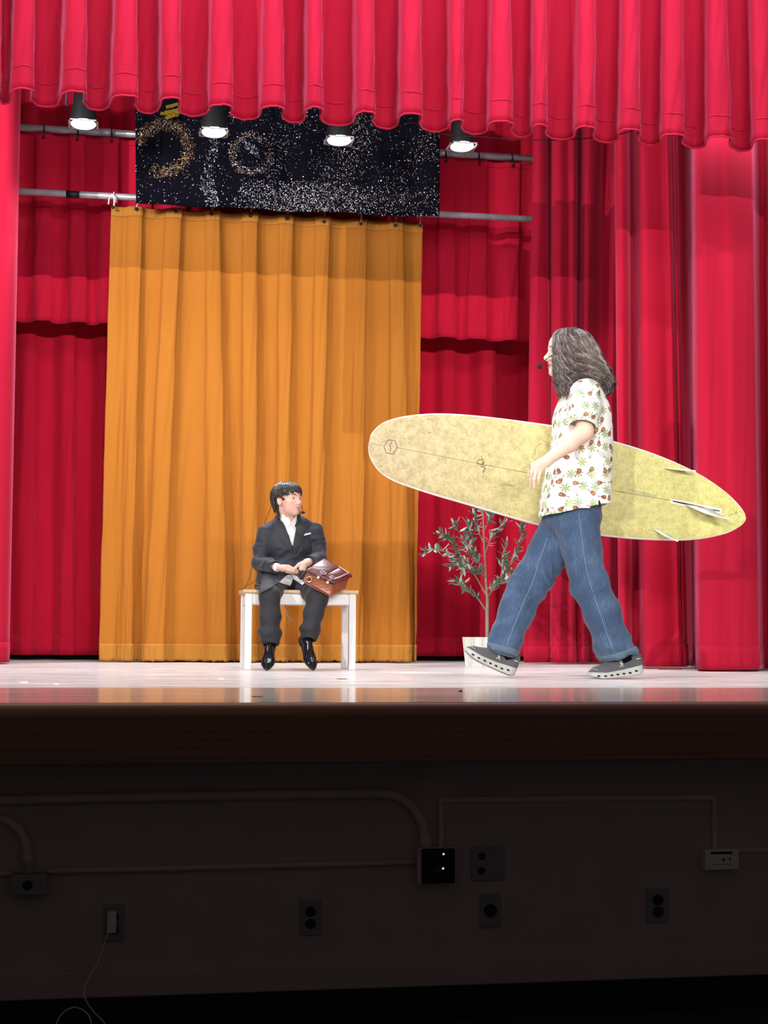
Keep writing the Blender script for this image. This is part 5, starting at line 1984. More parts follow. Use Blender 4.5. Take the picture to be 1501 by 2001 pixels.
# ------------------------------------------------------------------ leather satchel on his lap
lt_ = lambda name, c, c2, r: wood_mat(name, c, c2, r, (20, 20, 20), 0.15)
M['satchel'] = lt_('satchel_leather', (0.20, 0.055, 0.022), (0.34, 0.105, 0.045), 0.30)
M['satchel_dark'] = lt_('satchel_flap', (0.085, 0.020, 0.022), (0.18, 0.050, 0.045), 0.22)
M['brass'] = m_plain('brass', (0.75, 0.62, 0.36), 0.25, 0.9)
M['binding'] = m_plain('dark_binding', (0.025, 0.010, 0.010), 0.4)
SY = -0.405
o_ = B(588.5, 1134, SY)                      # lower left corner of the near side
ex = B(648.5, 1165.5, SY - 0.03) - o_          # along the near side, down to the lower right corner
Lx = np.linalg.norm(ex)
ex /= Lx
ez0 = B(593.5, 1115.5, SY + 0.01) - o_
ez = ez0 - ex * (ez0 @ ex)
Hz = 0.068
ez /= np.linalg.norm(ez)
ey = np.array([0.10, 0.125, 0.060])           # away from the audience, over the lap and rising
ey /= np.linalg.norm(ey)
sat = empty('leather_satchel', o_)
tag(sat, 'brown leather satchel with dark flap and brass ring resting on his lap', 'bag')
DY = 0.17


def SP(u, v, w):
    """satchel frame: u along the near side, v up the near side, w away over the top"""
    return o_ + ex * u + ez * v + ey * w


bm_lo = [(0, 0, 0), (Lx, 0, 0), (Lx + 0.035, 0.05, DY), (0.02, 0.05, DY)]


def sat_solid(name, quad_lo, quad_hi, mat, parent, bev=0.006):
    bm = bmesh.new()
    a = [bm.verts.new(SP(*p)) for p in quad_lo]
    b = [bm.verts.new(SP(*p)) for p in quad_hi]
    bm.faces.new(a[::-1])
    bm.faces.new(b)
    for i in range(4):
        bm.faces.new((a[i], a[(i + 1) % 4], b[(i + 1) % 4], b[i]))
    bmesh.ops.recalc_face_normals(bm, faces=bm.faces[:])
    bmesh.ops.bevel(bm, geom=bm.edges[:], offset=bev, segments=3, affect='EDGES', profile=0.5)
    bm.verts.index_update()
    o = new_obj(name, [tuple(v.co) for v in bm.verts], [[v.index for v in f.verts] for f in bm.faces], mat, parent, True)
    bm.free()
    auto_smooth(o, 50)
    return o


sat_solid('body', [(0.004, 0, 0), (Lx, -0.004, 0), (Lx + 0.012, -0.01, DY), (0.01, 0.0, DY)],
          [(0.0, Hz, 0.006), (Lx - 0.035, Hz + 0.004, 0.004), (Lx - 0.005, Hz + 0.012, DY), (0.015, Hz + 0.02, DY)], M['satchel'], sat, 0.010)
flap = sat_solid('flap', [(-0.003, Hz + 0.001, -0.002), (Lx - 0.02, Hz + 0.004, -0.004), (Lx + 0.012, Hz + 0.010, DY + 0.004), (0.0, Hz + 0.020, DY + 0.004)],
                 [(0.0, Hz + 0.012, 0.0), (Lx - 0.03, Hz + 0.014, 0.0), (Lx + 0.002, Hz + 0.024, DY), (0.012, Hz + 0.034, DY)], M['satchel_dark'], sat, 0.004)
# bindings along the flap edge and the near end
MB().tube([SP(-0.006, 0.004, -0.004), SP(-0.009, Hz * 0.5, -0.005), SP(-0.004, Hz, -0.004), SP(0.02, Hz + 0.004, -0.006), SP(Lx * 0.5, Hz + 0.006, -0.007), SP(Lx - 0.022, Hz + 0.008, -0.005)], 0.0045, 6).obj('binding', M['binding'], sat, True)
MB().tube([SP(0.01, 0.001, -0.003), SP(Lx * 0.5, -0.003, -0.004), SP(Lx - 0.01, -0.002, -0.003)], 0.004, 6).obj('piping', M['satchel'], sat, True)
rg = [SP(0.043 + 0.016 * math.cos(t), Hz * 0.50 + 0.017 * math.sin(t), -0.010) for t in np.linspace(-2.2, 3.4, 18)]
MB().tube(rg, 0.0035, 6).obj('ring', M['brass'], sat, True)
MB().ball(SP(0.036, Hz * 0.50, -0.004), (0.012, 0.012, 0.012), 10, 6).obj('ring_tab', M['satchel_dark'], sat, True)


def strip(name, pts, wdir, w, th, mat, parent):
    mb = MB()
    P = [np.array(p) for p in pts]
    wv = np.array(wdir) * w / 2
    vs, fs = [], []
    for i, p in enumerate(P):
        t = P[min(i + 1, len(P) - 1)] - P[max(i - 1, 0)]
        n_ = np.cross(t, wv)
        n_ /= np.linalg.norm(n_)
        vs += [p - wv - n_ * th / 2, p + wv - n_ * th / 2, p + wv + n_ * th / 2, p - wv + n_ * th / 2]
    for i in range(len(P) - 1):
        a = i * 4
        for k in range(4):
            fs.append((a + k, a + (k + 1) % 4, a + 4 + (k + 1) % 4, a + 4 + k))
    fs += [(3, 2, 1, 0), tuple(len(P) * 4 - 4 + k for k in range(4))]
    return mb.add(vs, fs).obj(name, mat, parent)


for u in (0.085, 0.150):
    st_ = strip('strap', [SP(u + 0.03, Hz + 0.037, DY * 0.9), SP(u + 0.018, Hz + 0.026, DY * 0.5), SP(u + 0.004, Hz + 0.020, 0.012), SP(u, Hz + 0.010, -0.012), SP(u, Hz - 0.006, -0.009)], ex, 0.016, 0.004, M['satchel_dark'], sat)
    q = SP(u + 0.004, Hz + 0.021, 0.028)
    mb = MB()
    for a_, b_ in (((-.016, -.012), (.016, -.012)), ((.016, -.012), (.016, .012)), ((.016, .012), (-.016, .012)), ((-.016, .012), (-.016, -.012))):
        mb.tube([q + ex * a_[0] + ey * a_[1] + ez * .003, q + ex * b_[0] + ey * b_[1] + ez * .003], 0.0025, 6)
    bk_ = mb.obj('buckle', M['steel'], sat, True)
# front pocket standing off the flap, with a pale rim
sat_solid('pocket', [(0.105, Hz + 0.014, 0.03), (Lx - 0.035, Hz + 0.014, 0.02), (Lx - 0.01, Hz + 0.024, DY * 0.8), (0.125, Hz + 0.03, DY * 0.8)],
          [(0.11, Hz + 0.026, 0.04), (Lx - 0.045, Hz + 0.026, 0.03), (Lx - 0.02, Hz + 0.038, DY * 0.78), (0.128, Hz + 0.042, DY * 0.78)], M['satchel_dark'], sat, 0.004)
MB().tube([SP(0.127, Hz + 0.044, DY * 0.8), SP(Lx * 0.6, Hz + 0.044, DY * 0.82), SP(Lx - 0.012, Hz + 0.041, DY * 0.8), SP(Lx - 0.03, Hz + 0.030, 0.05), SP(Lx - 0.042, Hz + 0.026, 0.026)], 0.005, 6).obj('rim', m_plain('pale_edge', (0.55, 0.36, 0.32), 0.3), sat, True)
# handle held in the hands
MB().tube(catmull([SP(0.0, Hz * 0.8, 0.012), SP(-0.020, Hz * 0.75, 0.006), SP(-0.032, Hz * 0.5, 0.0), SP(-0.028, Hz * 0.2, 0.0), SP(0.0, Hz * 0.1, 0.004)], 4), 0.0065, 8).obj('handle', M['binding'], sat, True)

# grey cord end hanging below the seat
p0 = np.array([B(553, 1182)[0], FY + 0.16, bz_top - 0.023])
hc = MB().tube(catmull([p0, (p0[0] + 0.004, p0[1], p0[2] - 0.03), at(560, 1200, FY + 0.15), at(568, 1208, FY + 0.14)], 5), 0.0035, 6)
hc.ball(at(569.5, 1210, FY + 0.14), 0.009, 10, 6)
tag(hc.obj('hanging_cord', M['plate_grey'], None, True, p0), 'short grey cord end dangling below the bench seat between his legs', 'cord')

# ------------------------------------------------------------------ the walking man
MAN_Y = 7.68


def Mn(px, py, dy=0.0):
    return at(px, py, MAN_Y + dy)


man = base_empty('person', Mn(1110, 1150))
tag(man, 'long haired person in a patterned white shirt and jeans striding with the surfboard', 'person')
M['denim'] = None
t = NT('denim')
v = t.coords()
nw = t.noise(t.coords((140, 140, 25)), 1.0, 2)
nb = t.noise(v, 5.5, 4)
f = t.math('ADD', t.math('MULTIPLY', nw, 0.35), t.math('MULTIPLY', nb, 0.65))
t.bsdf(Base_Color=t.ramp(f, [(0.32, (0.018, 0.036, 0.085)), (0.52, (0.040, 0.078, 0.150)), (0.72, (0.10, 0.16, 0.25))]), Roughness=0.85, Sheen_Weight=0.15,
       Normal=t.bump(nw, 0.3, 0.002))
M['denim'] = t.m
M['stitch'] = m_plain('pale_stitch', (0.20, 0.27, 0.35), 0.8)
M['denim_hem'] = m_cloth('denim_hem', (0.03, 0.055, 0.10), (0.15, 0.21, 0.28), 150, 0.85)
M['sneaker'] = m_cloth('grey_knit', (0.055, 0.057, 0.062), (0.095, 0.095, 0.10), 260, 0.8, 0.35)
M['sneaker_sole'] = m_plain('pale_sole', (0.40, 0.41, 0.38), 0.6, var=0.04)
M['lace'] = m_plain('grey_lace', (0.36, 0.36, 0.34), 0.8)
M['foam'] = m_plain('black_foam', (0.008, 0.008, 0.009), 0.9, bump=0.4, scale=300)

hm = Head(Mn(1109.5, 689, 0.0), (-0.995, -0.06), 1.07, -0.03)
mv = Vol((Mn(1010, 900)[0] - 0.02, MAN_Y - 0.40, 0.05), (Mn(1225, 900)[0], MAN_Y + 0.50, 1.83), 0.0044)
hm.sculpt(mv, 1.2)
mv.ell(hm.p(.080, 0, -.100), np.array((.021, .020, .018)) * hm.s, 0.02, hm.R)
mv.cap(hm.p(-.025, 0, -.06), Mn(1130, 762, 0), .056, .062, 0.02)
sL, sR = Mn(1143, 769, -.155), Mn(1132, 769, .155)
mv.cap(sL, sR, .058, .058, 0.03)
mv.chain([Mn(1135, 780), Mn(1133, 850), Mn(1122, 960), Mn(1120, 1010)], [.10, .10, .095, .10], 0.04, flat=((0, 1, 0), 1.35))
eL, wL = Mn(1142, 843, -.262), Mn(1071, 899, -.305)
mv.chain([sL, eL], [.052, .044], 0.02)
mv.chain([eL, eL * 0.6 + wL * 0.4, wL], [.045, .043, .0275], 0.02)
# left hand, back of the hand to the audience
mv.cap(wL, Mn(1050, 912, -.312), .027, .026, 0.012, flat=((0, 1, 0), 0.62))
mv.cap(Mn(1060, 903, -.306), Mn(1037, 913, -.315), .020, .018, 0.012, flat=((0, 1, 0), 0.75))
mv.cap(Mn(1062, 909, -.306), Mn(1055, 920, -.312), .018, .016, 0.012, flat=((0, 1, 0), 0.75))
mv.cap(Mn(1049, 911, -.312), Mn(1046, 918, -.316), .018, .016, 0.012, flat=((0, 1, 0), 0.75))
digits(mv, [Mn(1033, 914.5, -.316), Mn(1040, 918.5, -.318), Mn(1048, 920.5, -.317), Mn(1056, 921, -.313)],
       [Mn(1028, 929, -.322), Mn(1035.3, 935.5, -.326), Mn(1043.8, 936.5, -.324), Mn(1052.8, 934, -.318)],
       [Mn(1026.5, 946, -.306), Mn(1034.4, 953, -.308), Mn(1044, 951.5, -.308), Mn(1052.3, 945, -.306)], .0092, 0.005)
mv.chain([Mn(1056, 904, -.290), Mn(1045, 909, -.272), Mn(1037, 921, -.262), Mn(1034, 930, -.262)], [.014, .0115, .0100, .0085], 0.008)
# right arm goes over the far side of the board, fingers under its lower edge
eR, wR = Mn(1146, 853, .365), Mn(1128, 945, .355)
mv.chain([sR, Mn(1142, 815, .29), eR], [.052, .046, .043], 0.02)
mv.chain([eR, wR], [.043, .028], 0.02)
mv.cap(wR, Mn(1122, 985, .345), .026, .026, 0.012, flat=((0, 1, 0), 0.6))
digits(mv, [Mn(1112 + 6 * i, 990, .343) for i in range(4)], [Mn(1111 + 6 * i, 1015 + 3 * (i in (1, 2)), .340) for i in range(4)],
       [Mn(1111 + 6 * i, 1030 + 4 * (i in (1, 2)), .325) for i in range(4)], .0092, 0.005)
mv.chain([Mn(1115, 960, .345), Mn(1103, 975, .337), Mn(1098, 990, .325)], [.014, .011, .009], 0.008)
hL, hR = Mn(1128, 1025, -.085), Mn(1106, 1025, .085)
kLm, kRm = Mn(1154, 1140, -.105), Mn(1035, 1140, .085)
aLm, aRm = Mn(1213, 1272, -.115), Mn(990, 1268, .08)
mv.chain([hL, kLm, aLm], [.085, .060, .042], 0.02)
mv.chain([hR, kRm, aRm], [.085, .060, .042], 0.02)
V, Q = mv.mesh(1)
man_bvh = bvh_of(V, Q)
new_obj('body', V, Q, M['skin_man'], man, True)
hm.features(man_bvh, man, 0.1, 0.003)

# jeans
dv = Vol((Mn(945, 1000)[0], MAN_Y - 0.28, 0.06), (Mn(1260, 1000)[0], MAN_Y + 0.28, 0.96), 0.0055)
dv.ell(Mn(1120, 1008, 0), (.140, .165, .12), 0.03)
dv.cap(Mn(1122, 985, 0), Mn(1120, 1010, 0), .12, .125, 0.03, flat=((0, 1, 0), 1.3))
LEG_L = [Mn(1130, 1030, -.085), Mn(1137, 1075, -.095), Mn(1153, 1140, -.105), Mn(1178, 1200, -.108), Mn(1201, 1262, -.112), Mn(1214, 1296, -.115)]
LEG_R = [Mn(1098, 1030, .085), Mn(1073, 1075, .085), Mn(1037, 1138, .085), Mn(1009, 1195, .083), Mn(983, 1258, .08), Mn(976, 1284, .08)]
dv.chain(LEG_L, [.108, .102, .091, .089, .087, .085], 0.03)
dv.chain(LEG_R, [.108, .102, .094, .086, .074, .070], 0.03)
hcL, hnL = Mn(1209, 1285.5, -.114), np.array([0.06, 0, -0.25])
hnL = np.array([-0.30, 0, -1.0])
hnL = np.array([0.31, 0.0, -1.0])
hcR, hnR = Mn(979, 1276.5, .08), np.array([-0.27, 0, -1.0])
dv.plane(hcL, hnL, 'i', hcL - (.14, .12, .14), hcL + (.14, .12, .06))
dv.plane(hcR, hnR, 'i', hcR - (.14, .12, .14), hcR + (.14, .12, .06))
dv.cap(LEG_L[4], Mn(1222, 1320, -.115), .076, .078, 0.003, 's')
dv.cap(LEG_R[4], Mn(969, 1310, .08), .062, .064, 0.003, 's')
dv.plane(Mn(1120, 978), (0, 0, 1), 'i')
V, Q = dv.mesh(1)
zz = V[:, 2]
mk = 0.35 + 0.65 * np.exp(-((zz - 0.50) / 0.12) ** 2) + 0.8 * np.exp(-((zz - 0.16) / 0.07) ** 2)
V = wrinkles(V, Q, 0.022, [((0.6, 0, 1), .085, 0.6), ((-0.7, 0.2, 1), .07, 0.6), ((0.9, 0.3, .5), .05, 0.4)], 12, mk)
jn_bvh = bvh_of(V, Q)
jeans = new_obj('jeans', V, Q, M['denim'], man, True)
# outseam of the near leg, inseam of the far leg, hem bands
strokes('seam', [[(1131, 1004), (1137, 1050), (1143, 1095), (1152, 1135), (1170, 1190), (1187, 1240), (1198, 1268)]], jn_bvh, 0.0016, M['stitch'], man, 0.0005)
strokes('seam', [[(1135, 1015), (1141, 1050), (1147, 1095), (1156, 1135), (1174, 1190), (1191, 1240), (1202, 1270)]], jn_bvh, 0.0016, M['denim_hem'], man, 0.0005)
strokes('seam', [[(1070, 1050), (1056, 1090), (1040, 1140), (1022, 1180), (1000, 1235), (990, 1262)]], jn_bvh, 0.0016, M['stitch'], man, 0.0005)
strokes('seam', [[(1098, 1100), (1082, 1055), (1080, 1015)]], jn_bvh, 0.0016, M['denim_hem'], man, 0.0005)


def hem_band(c, n_, axis_pt, r, h_, name, offs=0.004):
    n_ = n_ / np.linalg.norm(n_)
    a = np.cross(n_, (0, 1, 0))
    a /= np.linalg.norm(a)
    b = np.array([0, 1.0, 0])
    b = b - n_ * (b @ n_)
    b /= np.linalg.norm(b)
    vs, fs = [], []
    K = 48
    for j in range(4):
        for k in range(K):
            th = 2 * pi * k / K
            d = math.cos(th) * a + math.sin(th) * b
            o = c - n_ * (0.001 + h_ * j / 3) - n_ * 0
            q = hit_dir(jn_bvh, o + d * 0.2, -d, offs + 0.0015 * math.sin(k * 2.6 + j * 2))
            if np.linalg.norm(q - o) > r * 1.6:
                q = o + d * r
            vs.append(q)
    for j in range(3):
        for k in range(K):
            k2 = (k + 1) % K
            fs.append((j * K + k, j * K + k2, (j + 1) * K + k2, (j + 1) * K + k))
    o = new_obj(name, vs, fs, M['denim_hem'], man, True)
    o.modifiers.new('t', 'SOLIDIFY').thickness = 0.006
    return o


hem_band(hcL, hnL, None, .09, 0.034, 'hem')
hem_band(hcR, hnR, None, .085, 0.034, 'hem')

# shoes and socks
floor_x = lambda px, py, Y: at(px, py, Y)
Yf, Yr = MAN_Y + .08, MAN_Y - .115
ang = math.radians(23.5)
heel = at(1010, 1318, Yf)
heel[2] = 0.002
dirv = np.array([-math.cos(ang), 0.02, math.sin(ang)])
shoe(man, heel + np.array([-0.022, 0, -0.001]), frame(dirv), 0.292, 'sneaker')
toe = at(1150, 1320, Yr)
dirv = np.array([-math.cos(math.radians(7)), 0, -math.sin(math.radians(7))])
heelp = np.array([toe[0], Yr, 0.0]) - dirv * 0.292
Rr = frame(dirv)
lowest = min((Rr[2, 0] * x + Rr[2, 2] * z) for x, z in ((0.23, 0.004), (0.292, 0.026), (0.18, 0.0)))
heelp[2] = -lowest + 0.001
shoe(man, heelp, Rr, 0.292, 'sneaker')
for a_, b_ in ((aLm, Mn(1222, 1293, -.115)), (aRm, Mn(994, 1288, .08))):
    MB().tube([a_ + (a_ - b_) * 0.6, b_], [.046, .042], 16).obj('sock', M['black_cloth'], man, True)

# ---- shirt
ZS = [(1016, 1056, 1184, .200), (964, 1062, 1189, .205), (931, 1071, 1187, .205), (890, 1080, 1187, .205), (850, 1087, 1187, .203), (815, 1086, 1187, .198), (798, 1090, 1184, .190), (780, 1098, 1177, .180), (765, 1107, 1168, .165), (752, 1118, 1158, .140), (742, 1128, 1150, .10)]
zs_ = np.array([Mn(1120, a[0])[2] for a in ZS])[::1]
xf_ = np.array([Mn(a[1], a[0])[0] for a in ZS])
xb_ = np.array([Mn(a[2], a[0])[0] for a in ZS])
hw_ = np.array([a[3] for a in ZS])


def shirt_f(g):
    def f(X, Y, Z):
        xf, xb, w = np.interp(Z, zs_, xf_) - g, np.interp(Z, zs_, xb_) + g, np.interp(Z, zs_, hw_) + g
        cx, a = (xf + xb) / 2, (xb - xf) / 2
        q = (np.abs(X - cx) / a) ** 2.6 + (np.abs(Y - MAN_Y) / w) ** 2.6
        d = (q ** (1 / 2.6) - 1) * np.minimum(a, w)
        return np.maximum(d, Z - (zs_[-1] + g))
    return f


sv2 = Vol((Mn(1040, 900)[0], MAN_Y - 0.36, 0.82), (Mn(1215, 900)[0], MAN_Y + 0.42, 1.58), 0.005)
lo_, hi_ = sv2.lo, sv2.lo + sv2.h * sv2.n
sv2.fn(shirt_f(0.0), lo_, hi_, 0)
SLV = Mn(1139, 836, -.258)
sv2.cap(Mn(1142, 770, -.15), Mn(1143, 795, -.20), .075, .077, 0.035)
sv2.cone(Mn(1143, 795, -.20), SLV, .077, .078, 0.03)
SLVR = Mn(1142, 826, .30)
sv2.cone(Mn(1132, 770, .15), SLVR, .075, .074, 0.035)
# cut the hem, open the inside, the sleeves and the neck
hem_p, hem_n = Mn(1120, 998), np.array([-0.055, 0, -1.0])
p1_, p2_ = Mn(1062, 1009), Mn(1190, 984)
dx = p2_ - p1_
hem_n = np.array([dx[2], 0, -dx[0]])
inner = shirt_f(-0.010)
zin = hem_p[2] + 0.14
sv2.fn(lambda X, Y, Z: np.maximum(inner(X, Y, Z), Z - zin), lo_, hi_, 0.0, 's')
sv2.plane(p1_, hem_n, 'i')
# sleeve openings
for S_, el_ in ((SLV, Mn(1139, 862, -.272)), (SLVR, Mn(1146, 850, .36))):
    n_ = el_ - S_
    n_ = n_ / np.linalg.norm(n_)
    sv2.cap(S_ - n_ * 0.03, S_ + n_ * 0.06, .064, .070, 0.0, 's')
sv2.cap(Mn(1128, 765, 0), Mn(1120, 715, 0), .062, .085, 0.006, 's')
# side vent at the hem
vp = Mn(1172, 978, -.2)
sv2.fn(lambda X, Y, Z: np.maximum(np.abs(X - (vp[0] + 0.25 * (vp[2] - Z))) - (vp[2] - Z) * 0.32, Y - (MAN_Y - 0.13) + 0 * Z), (vp[0] - .06, lo_[1], lo_[2]), (vp[0] + .08, MAN_Y - .1, vp[2]), 0.0, 's')
V, Q = sv2.mesh(1)
mk = np.clip((1.42 - V[:, 2]) / 0.2, 0.15, 1)
V = wrinkles(V, Q, 0.011, [((0.8, 0, 0.5), .11, 0.6), ((-0.6, 0, 0.8), .10, 0.4), ((1, 0.3, 0.1), .07, 0.5)], 3, mk)
shirt_bvh = bvh_of(V, Q)


def shirt_material():
    t = NT('hawaiian_print')
    g = t.n('ShaderNodeNewGeometry')
    tc = t.n('ShaderNodeTexCoord')
    ps = t.n('ShaderNodeSeparateXYZ', {0: tc.outputs['Object']}).outputs
    ns = t.n('ShaderNodeSeparateXYZ', {0: g.outputs['Normal']}).outputs
    side = t.math('GREATER_THAN', t.math('ABSOLUTE', ns[1]), 0.30)
    u = t.math('ADD', t.math('MULTIPLY', ps[0], side), t.math('MULTIPLY', ps[1], t.math('SUBTRACT', 1.0, side)))
    uv = t.n('ShaderNodeCombineXYZ', {0: u, 1: ps[2], 2: 0.0}).outputs[0]
    col = None

    def motifs(scale, seed, kinds, prev):
        mp = t.n('ShaderNodeMapping', {'Vector': uv, 'Location': (seed * 1.37, seed * 0.71, 0), 'Scale': (scale, scale, 1)}).outputs[0]
        vo = t.n('ShaderNodeTexVoronoi', {'Vector': mp, 'Scale': 1.0, 'Randomness': 0.55}, voronoi_dimensions='2D', feature='F1')
        dl = t.n('ShaderNodeVectorMath', {0: mp, 1: vo.outputs['Position']}, operation='SUBTRACT').outputs[0]
        cs = t.n('ShaderNodeSeparateColor', {0: vo.outputs['Color']}).outputs
        an = t.math('MULTIPLY', cs[0], 6.283)
        ro = t.n('ShaderNodeVectorRotate', {'Vector': dl, 'Angle': an}, rotation_type='Z_AXIS').outputs[0]
        q = t.n('ShaderNodeSeparateXYZ', {0: ro}).outputs
        x, y = q[0], q[1]

        def circ(cx, cy, r):
            dx_, dy_ = t.math('SUBTRACT', x, cx), t.math('SUBTRACT', y, cy)
            return t.math('SUBTRACT', t.math('SQRT', t.math('ADD', t.math('MULTIPLY', dx_, dx_), t.math('MULTIPLY', dy_, dy_))), r)

        def boxd(cx, cy, hx, hy):
            return t.math('MAXIMUM', t.math('SUBTRACT', t.math('ABSOLUTE', t.math('SUBTRACT', x, cx)), hx), t.math('SUBTRACT', t.math('ABSOLUTE', t.math('SUBTRACT', y, cy)), hy))
        lt = lambda a, b: t.math('LESS_THAN', a, b)
        if kinds == 'uke':
            body = t.math('MINIMUM', circ(0, -0.12, 0.150), circ(0, 0.06, 0.105))
            neck = boxd(0, 0.27, 0.022, 0.17)
            head = boxd(0, 0.45, 0.040, 0.045)
            pick = lt(cs[1], 0.68)
            c = t.mix(t.math('MULTIPLY', pick, lt(t.math('MINIMUM', neck, head), 0)), prev, (0.13, 0.10, 0.09))
            c = t.mix(t.math('MULTIPLY', pick, lt(body, 0.022)), c, (0.16, 0.035, 0.02))
            tone = t.mix(cs[2], (0.40, 0.12, 0.05), (0.55, 0.28, 0.12))
            c = t.mix(t.math('MULTIPLY', pick, lt(body, -0.030)), c, tone)
            c = t.mix(t.math('MULTIPLY', pick, lt(circ(0, 0.02, 0.045), 0)), c, (0.10, 0.03, 0.02))
            # surfboard outline
            pick2 = t.math('GREATER_THAN', cs[1], 0.72)
            el_ = t.math('SQRT', t.math('ADD', t.math('MULTIPLY', t.math('MULTIPLY', x, x), 60.0), t.math('MULTIPLY', t.math('MULTIPLY', y, y), 4.6)))
            ring_ = t.math('MULTIPLY', lt(el_, 1.0), t.math('GREATER_THAN', el_, 0.80))
            line = t.math('MULTIPLY', lt(el_, 1.0), lt(t.math('ABSOLUTE', x), 0.010))
            c = t.mix(t.math('MULTIPLY', pick2, t.math('MAXIMUM', ring_, line)), c, (0.16, 0.22, 0.27))
        else:
            r = t.math('SQRT', t.math('ADD', t.math('MULTIPLY', x, x), t.math('MULTIPLY', y, y)))
            th = t.math('ARCTAN2', y, x)
            pet = t.math('POWER', t.math('ABSOLUTE', t.math('COSINE', t.math('MULTIPLY', th, 3.5))), 0.9)
            leaf_ = lt(r, t.math('MULTIPLY', pet, 0.36))
            pick = lt(cs[1], 0.65)
            c = t.mix(t.math('MULTIPLY', pick, leaf_), prev, t.mix(cs[2], (0.42, 0.52, 0.18), (0.30, 0.40, 0.20)))
            pick3 = t.math('GREATER_THAN', cs[1], 0.86)
            c = t.mix(t.math('MULTIPLY', pick3, lt(r, t.math('MULTIPLY', pet, 0.16))), c, (0.70, 0.16, 0.12))
        return c
    base = (0.84, 0.83, 0.77)
    c = motifs(14.5, 3.0, 'leaf', base)
    c = motifs(15.5, 1.0, 'uke', c)
    t.bsdf(Base_Color=c, Roughness=0.8)
    return t.m


shirt = new_obj('shirt', V, Q, shirt_material(), man, True)
# collar
cl = [Mn(1112, 757, -.05), Mn(1125, 750, -.075), Mn(1142, 746, -.06), Mn(1150, 748, 0.0), Mn(1142, 746, .06), Mn(1122, 752, .075), Mn(1110, 760, .05), Mn(1103, 768, 0.01)]
mb = MB()
P = catmull(cl, 5)
mb.tube(P, 0.012, 6)
mb.obj('collar', M['white_shirt'], man, True)

# ---- hair: wavy mass with strands
HZ = [(644, 1101, 1131, .045), (650, 1088, 1147, .072), (660, 1081, 1157, .088), (680, 1079.5, 1168, .102), (700, 1079.5, 1174, .112), (716, 1080, 1184, .120), (735, 1081, 1193, .128), (750, 1083, 1196, .130), (765, 1087, 1191, .128), (780, 1093, 1178, .118)]
hzz = np.array([Mn(1120, a[0])[2] for a in HZ])[::-1]
hxf = np.array([Mn(a[1], a[0])[0] for a in HZ])[::-1]
hxb = np.array([Mn(a[2], a[0])[0] for a in HZ])[::-1]
hyw = np.array([a[3] for a in HZ])[::-1]


def hair_env(z):
    return np.interp(z, hzz, hxf), np.interp(z, hzz, hxb), np.interp(z, hzz, hyw)


hvm = Vol((hxf.min() - .05, MAN_Y - .2, hzz[0] - .04), (hxb.max() + .05, MAN_Y + .2, hzz[-1] + .03), 0.0045)


def hair_f(X, Y, Z):
    xf, xb, w = hair_env(Z)
    xf, xb, w = xf + .010 + (Y - MAN_Y) * .36, xb - .012, w - .010
    cx, a = (xf + xb) / 2, (xb - xf) / 2
    e_ = np.where(X < cx, 3.6, 2.2)
    q = (np.abs(X - cx) / a) ** e_ + (np.abs(Y - MAN_Y) / w) ** e_
    d = (q ** (1 / e_) - 1) * np.minimum(a, w)
    return np.maximum(np.maximum(d, Z - hzz[-1] + .003), hzz[0] + .012 - Z)


hvm.fn(hair_f, hvm.lo, hvm.lo + hvm.h * hvm.n, 0)
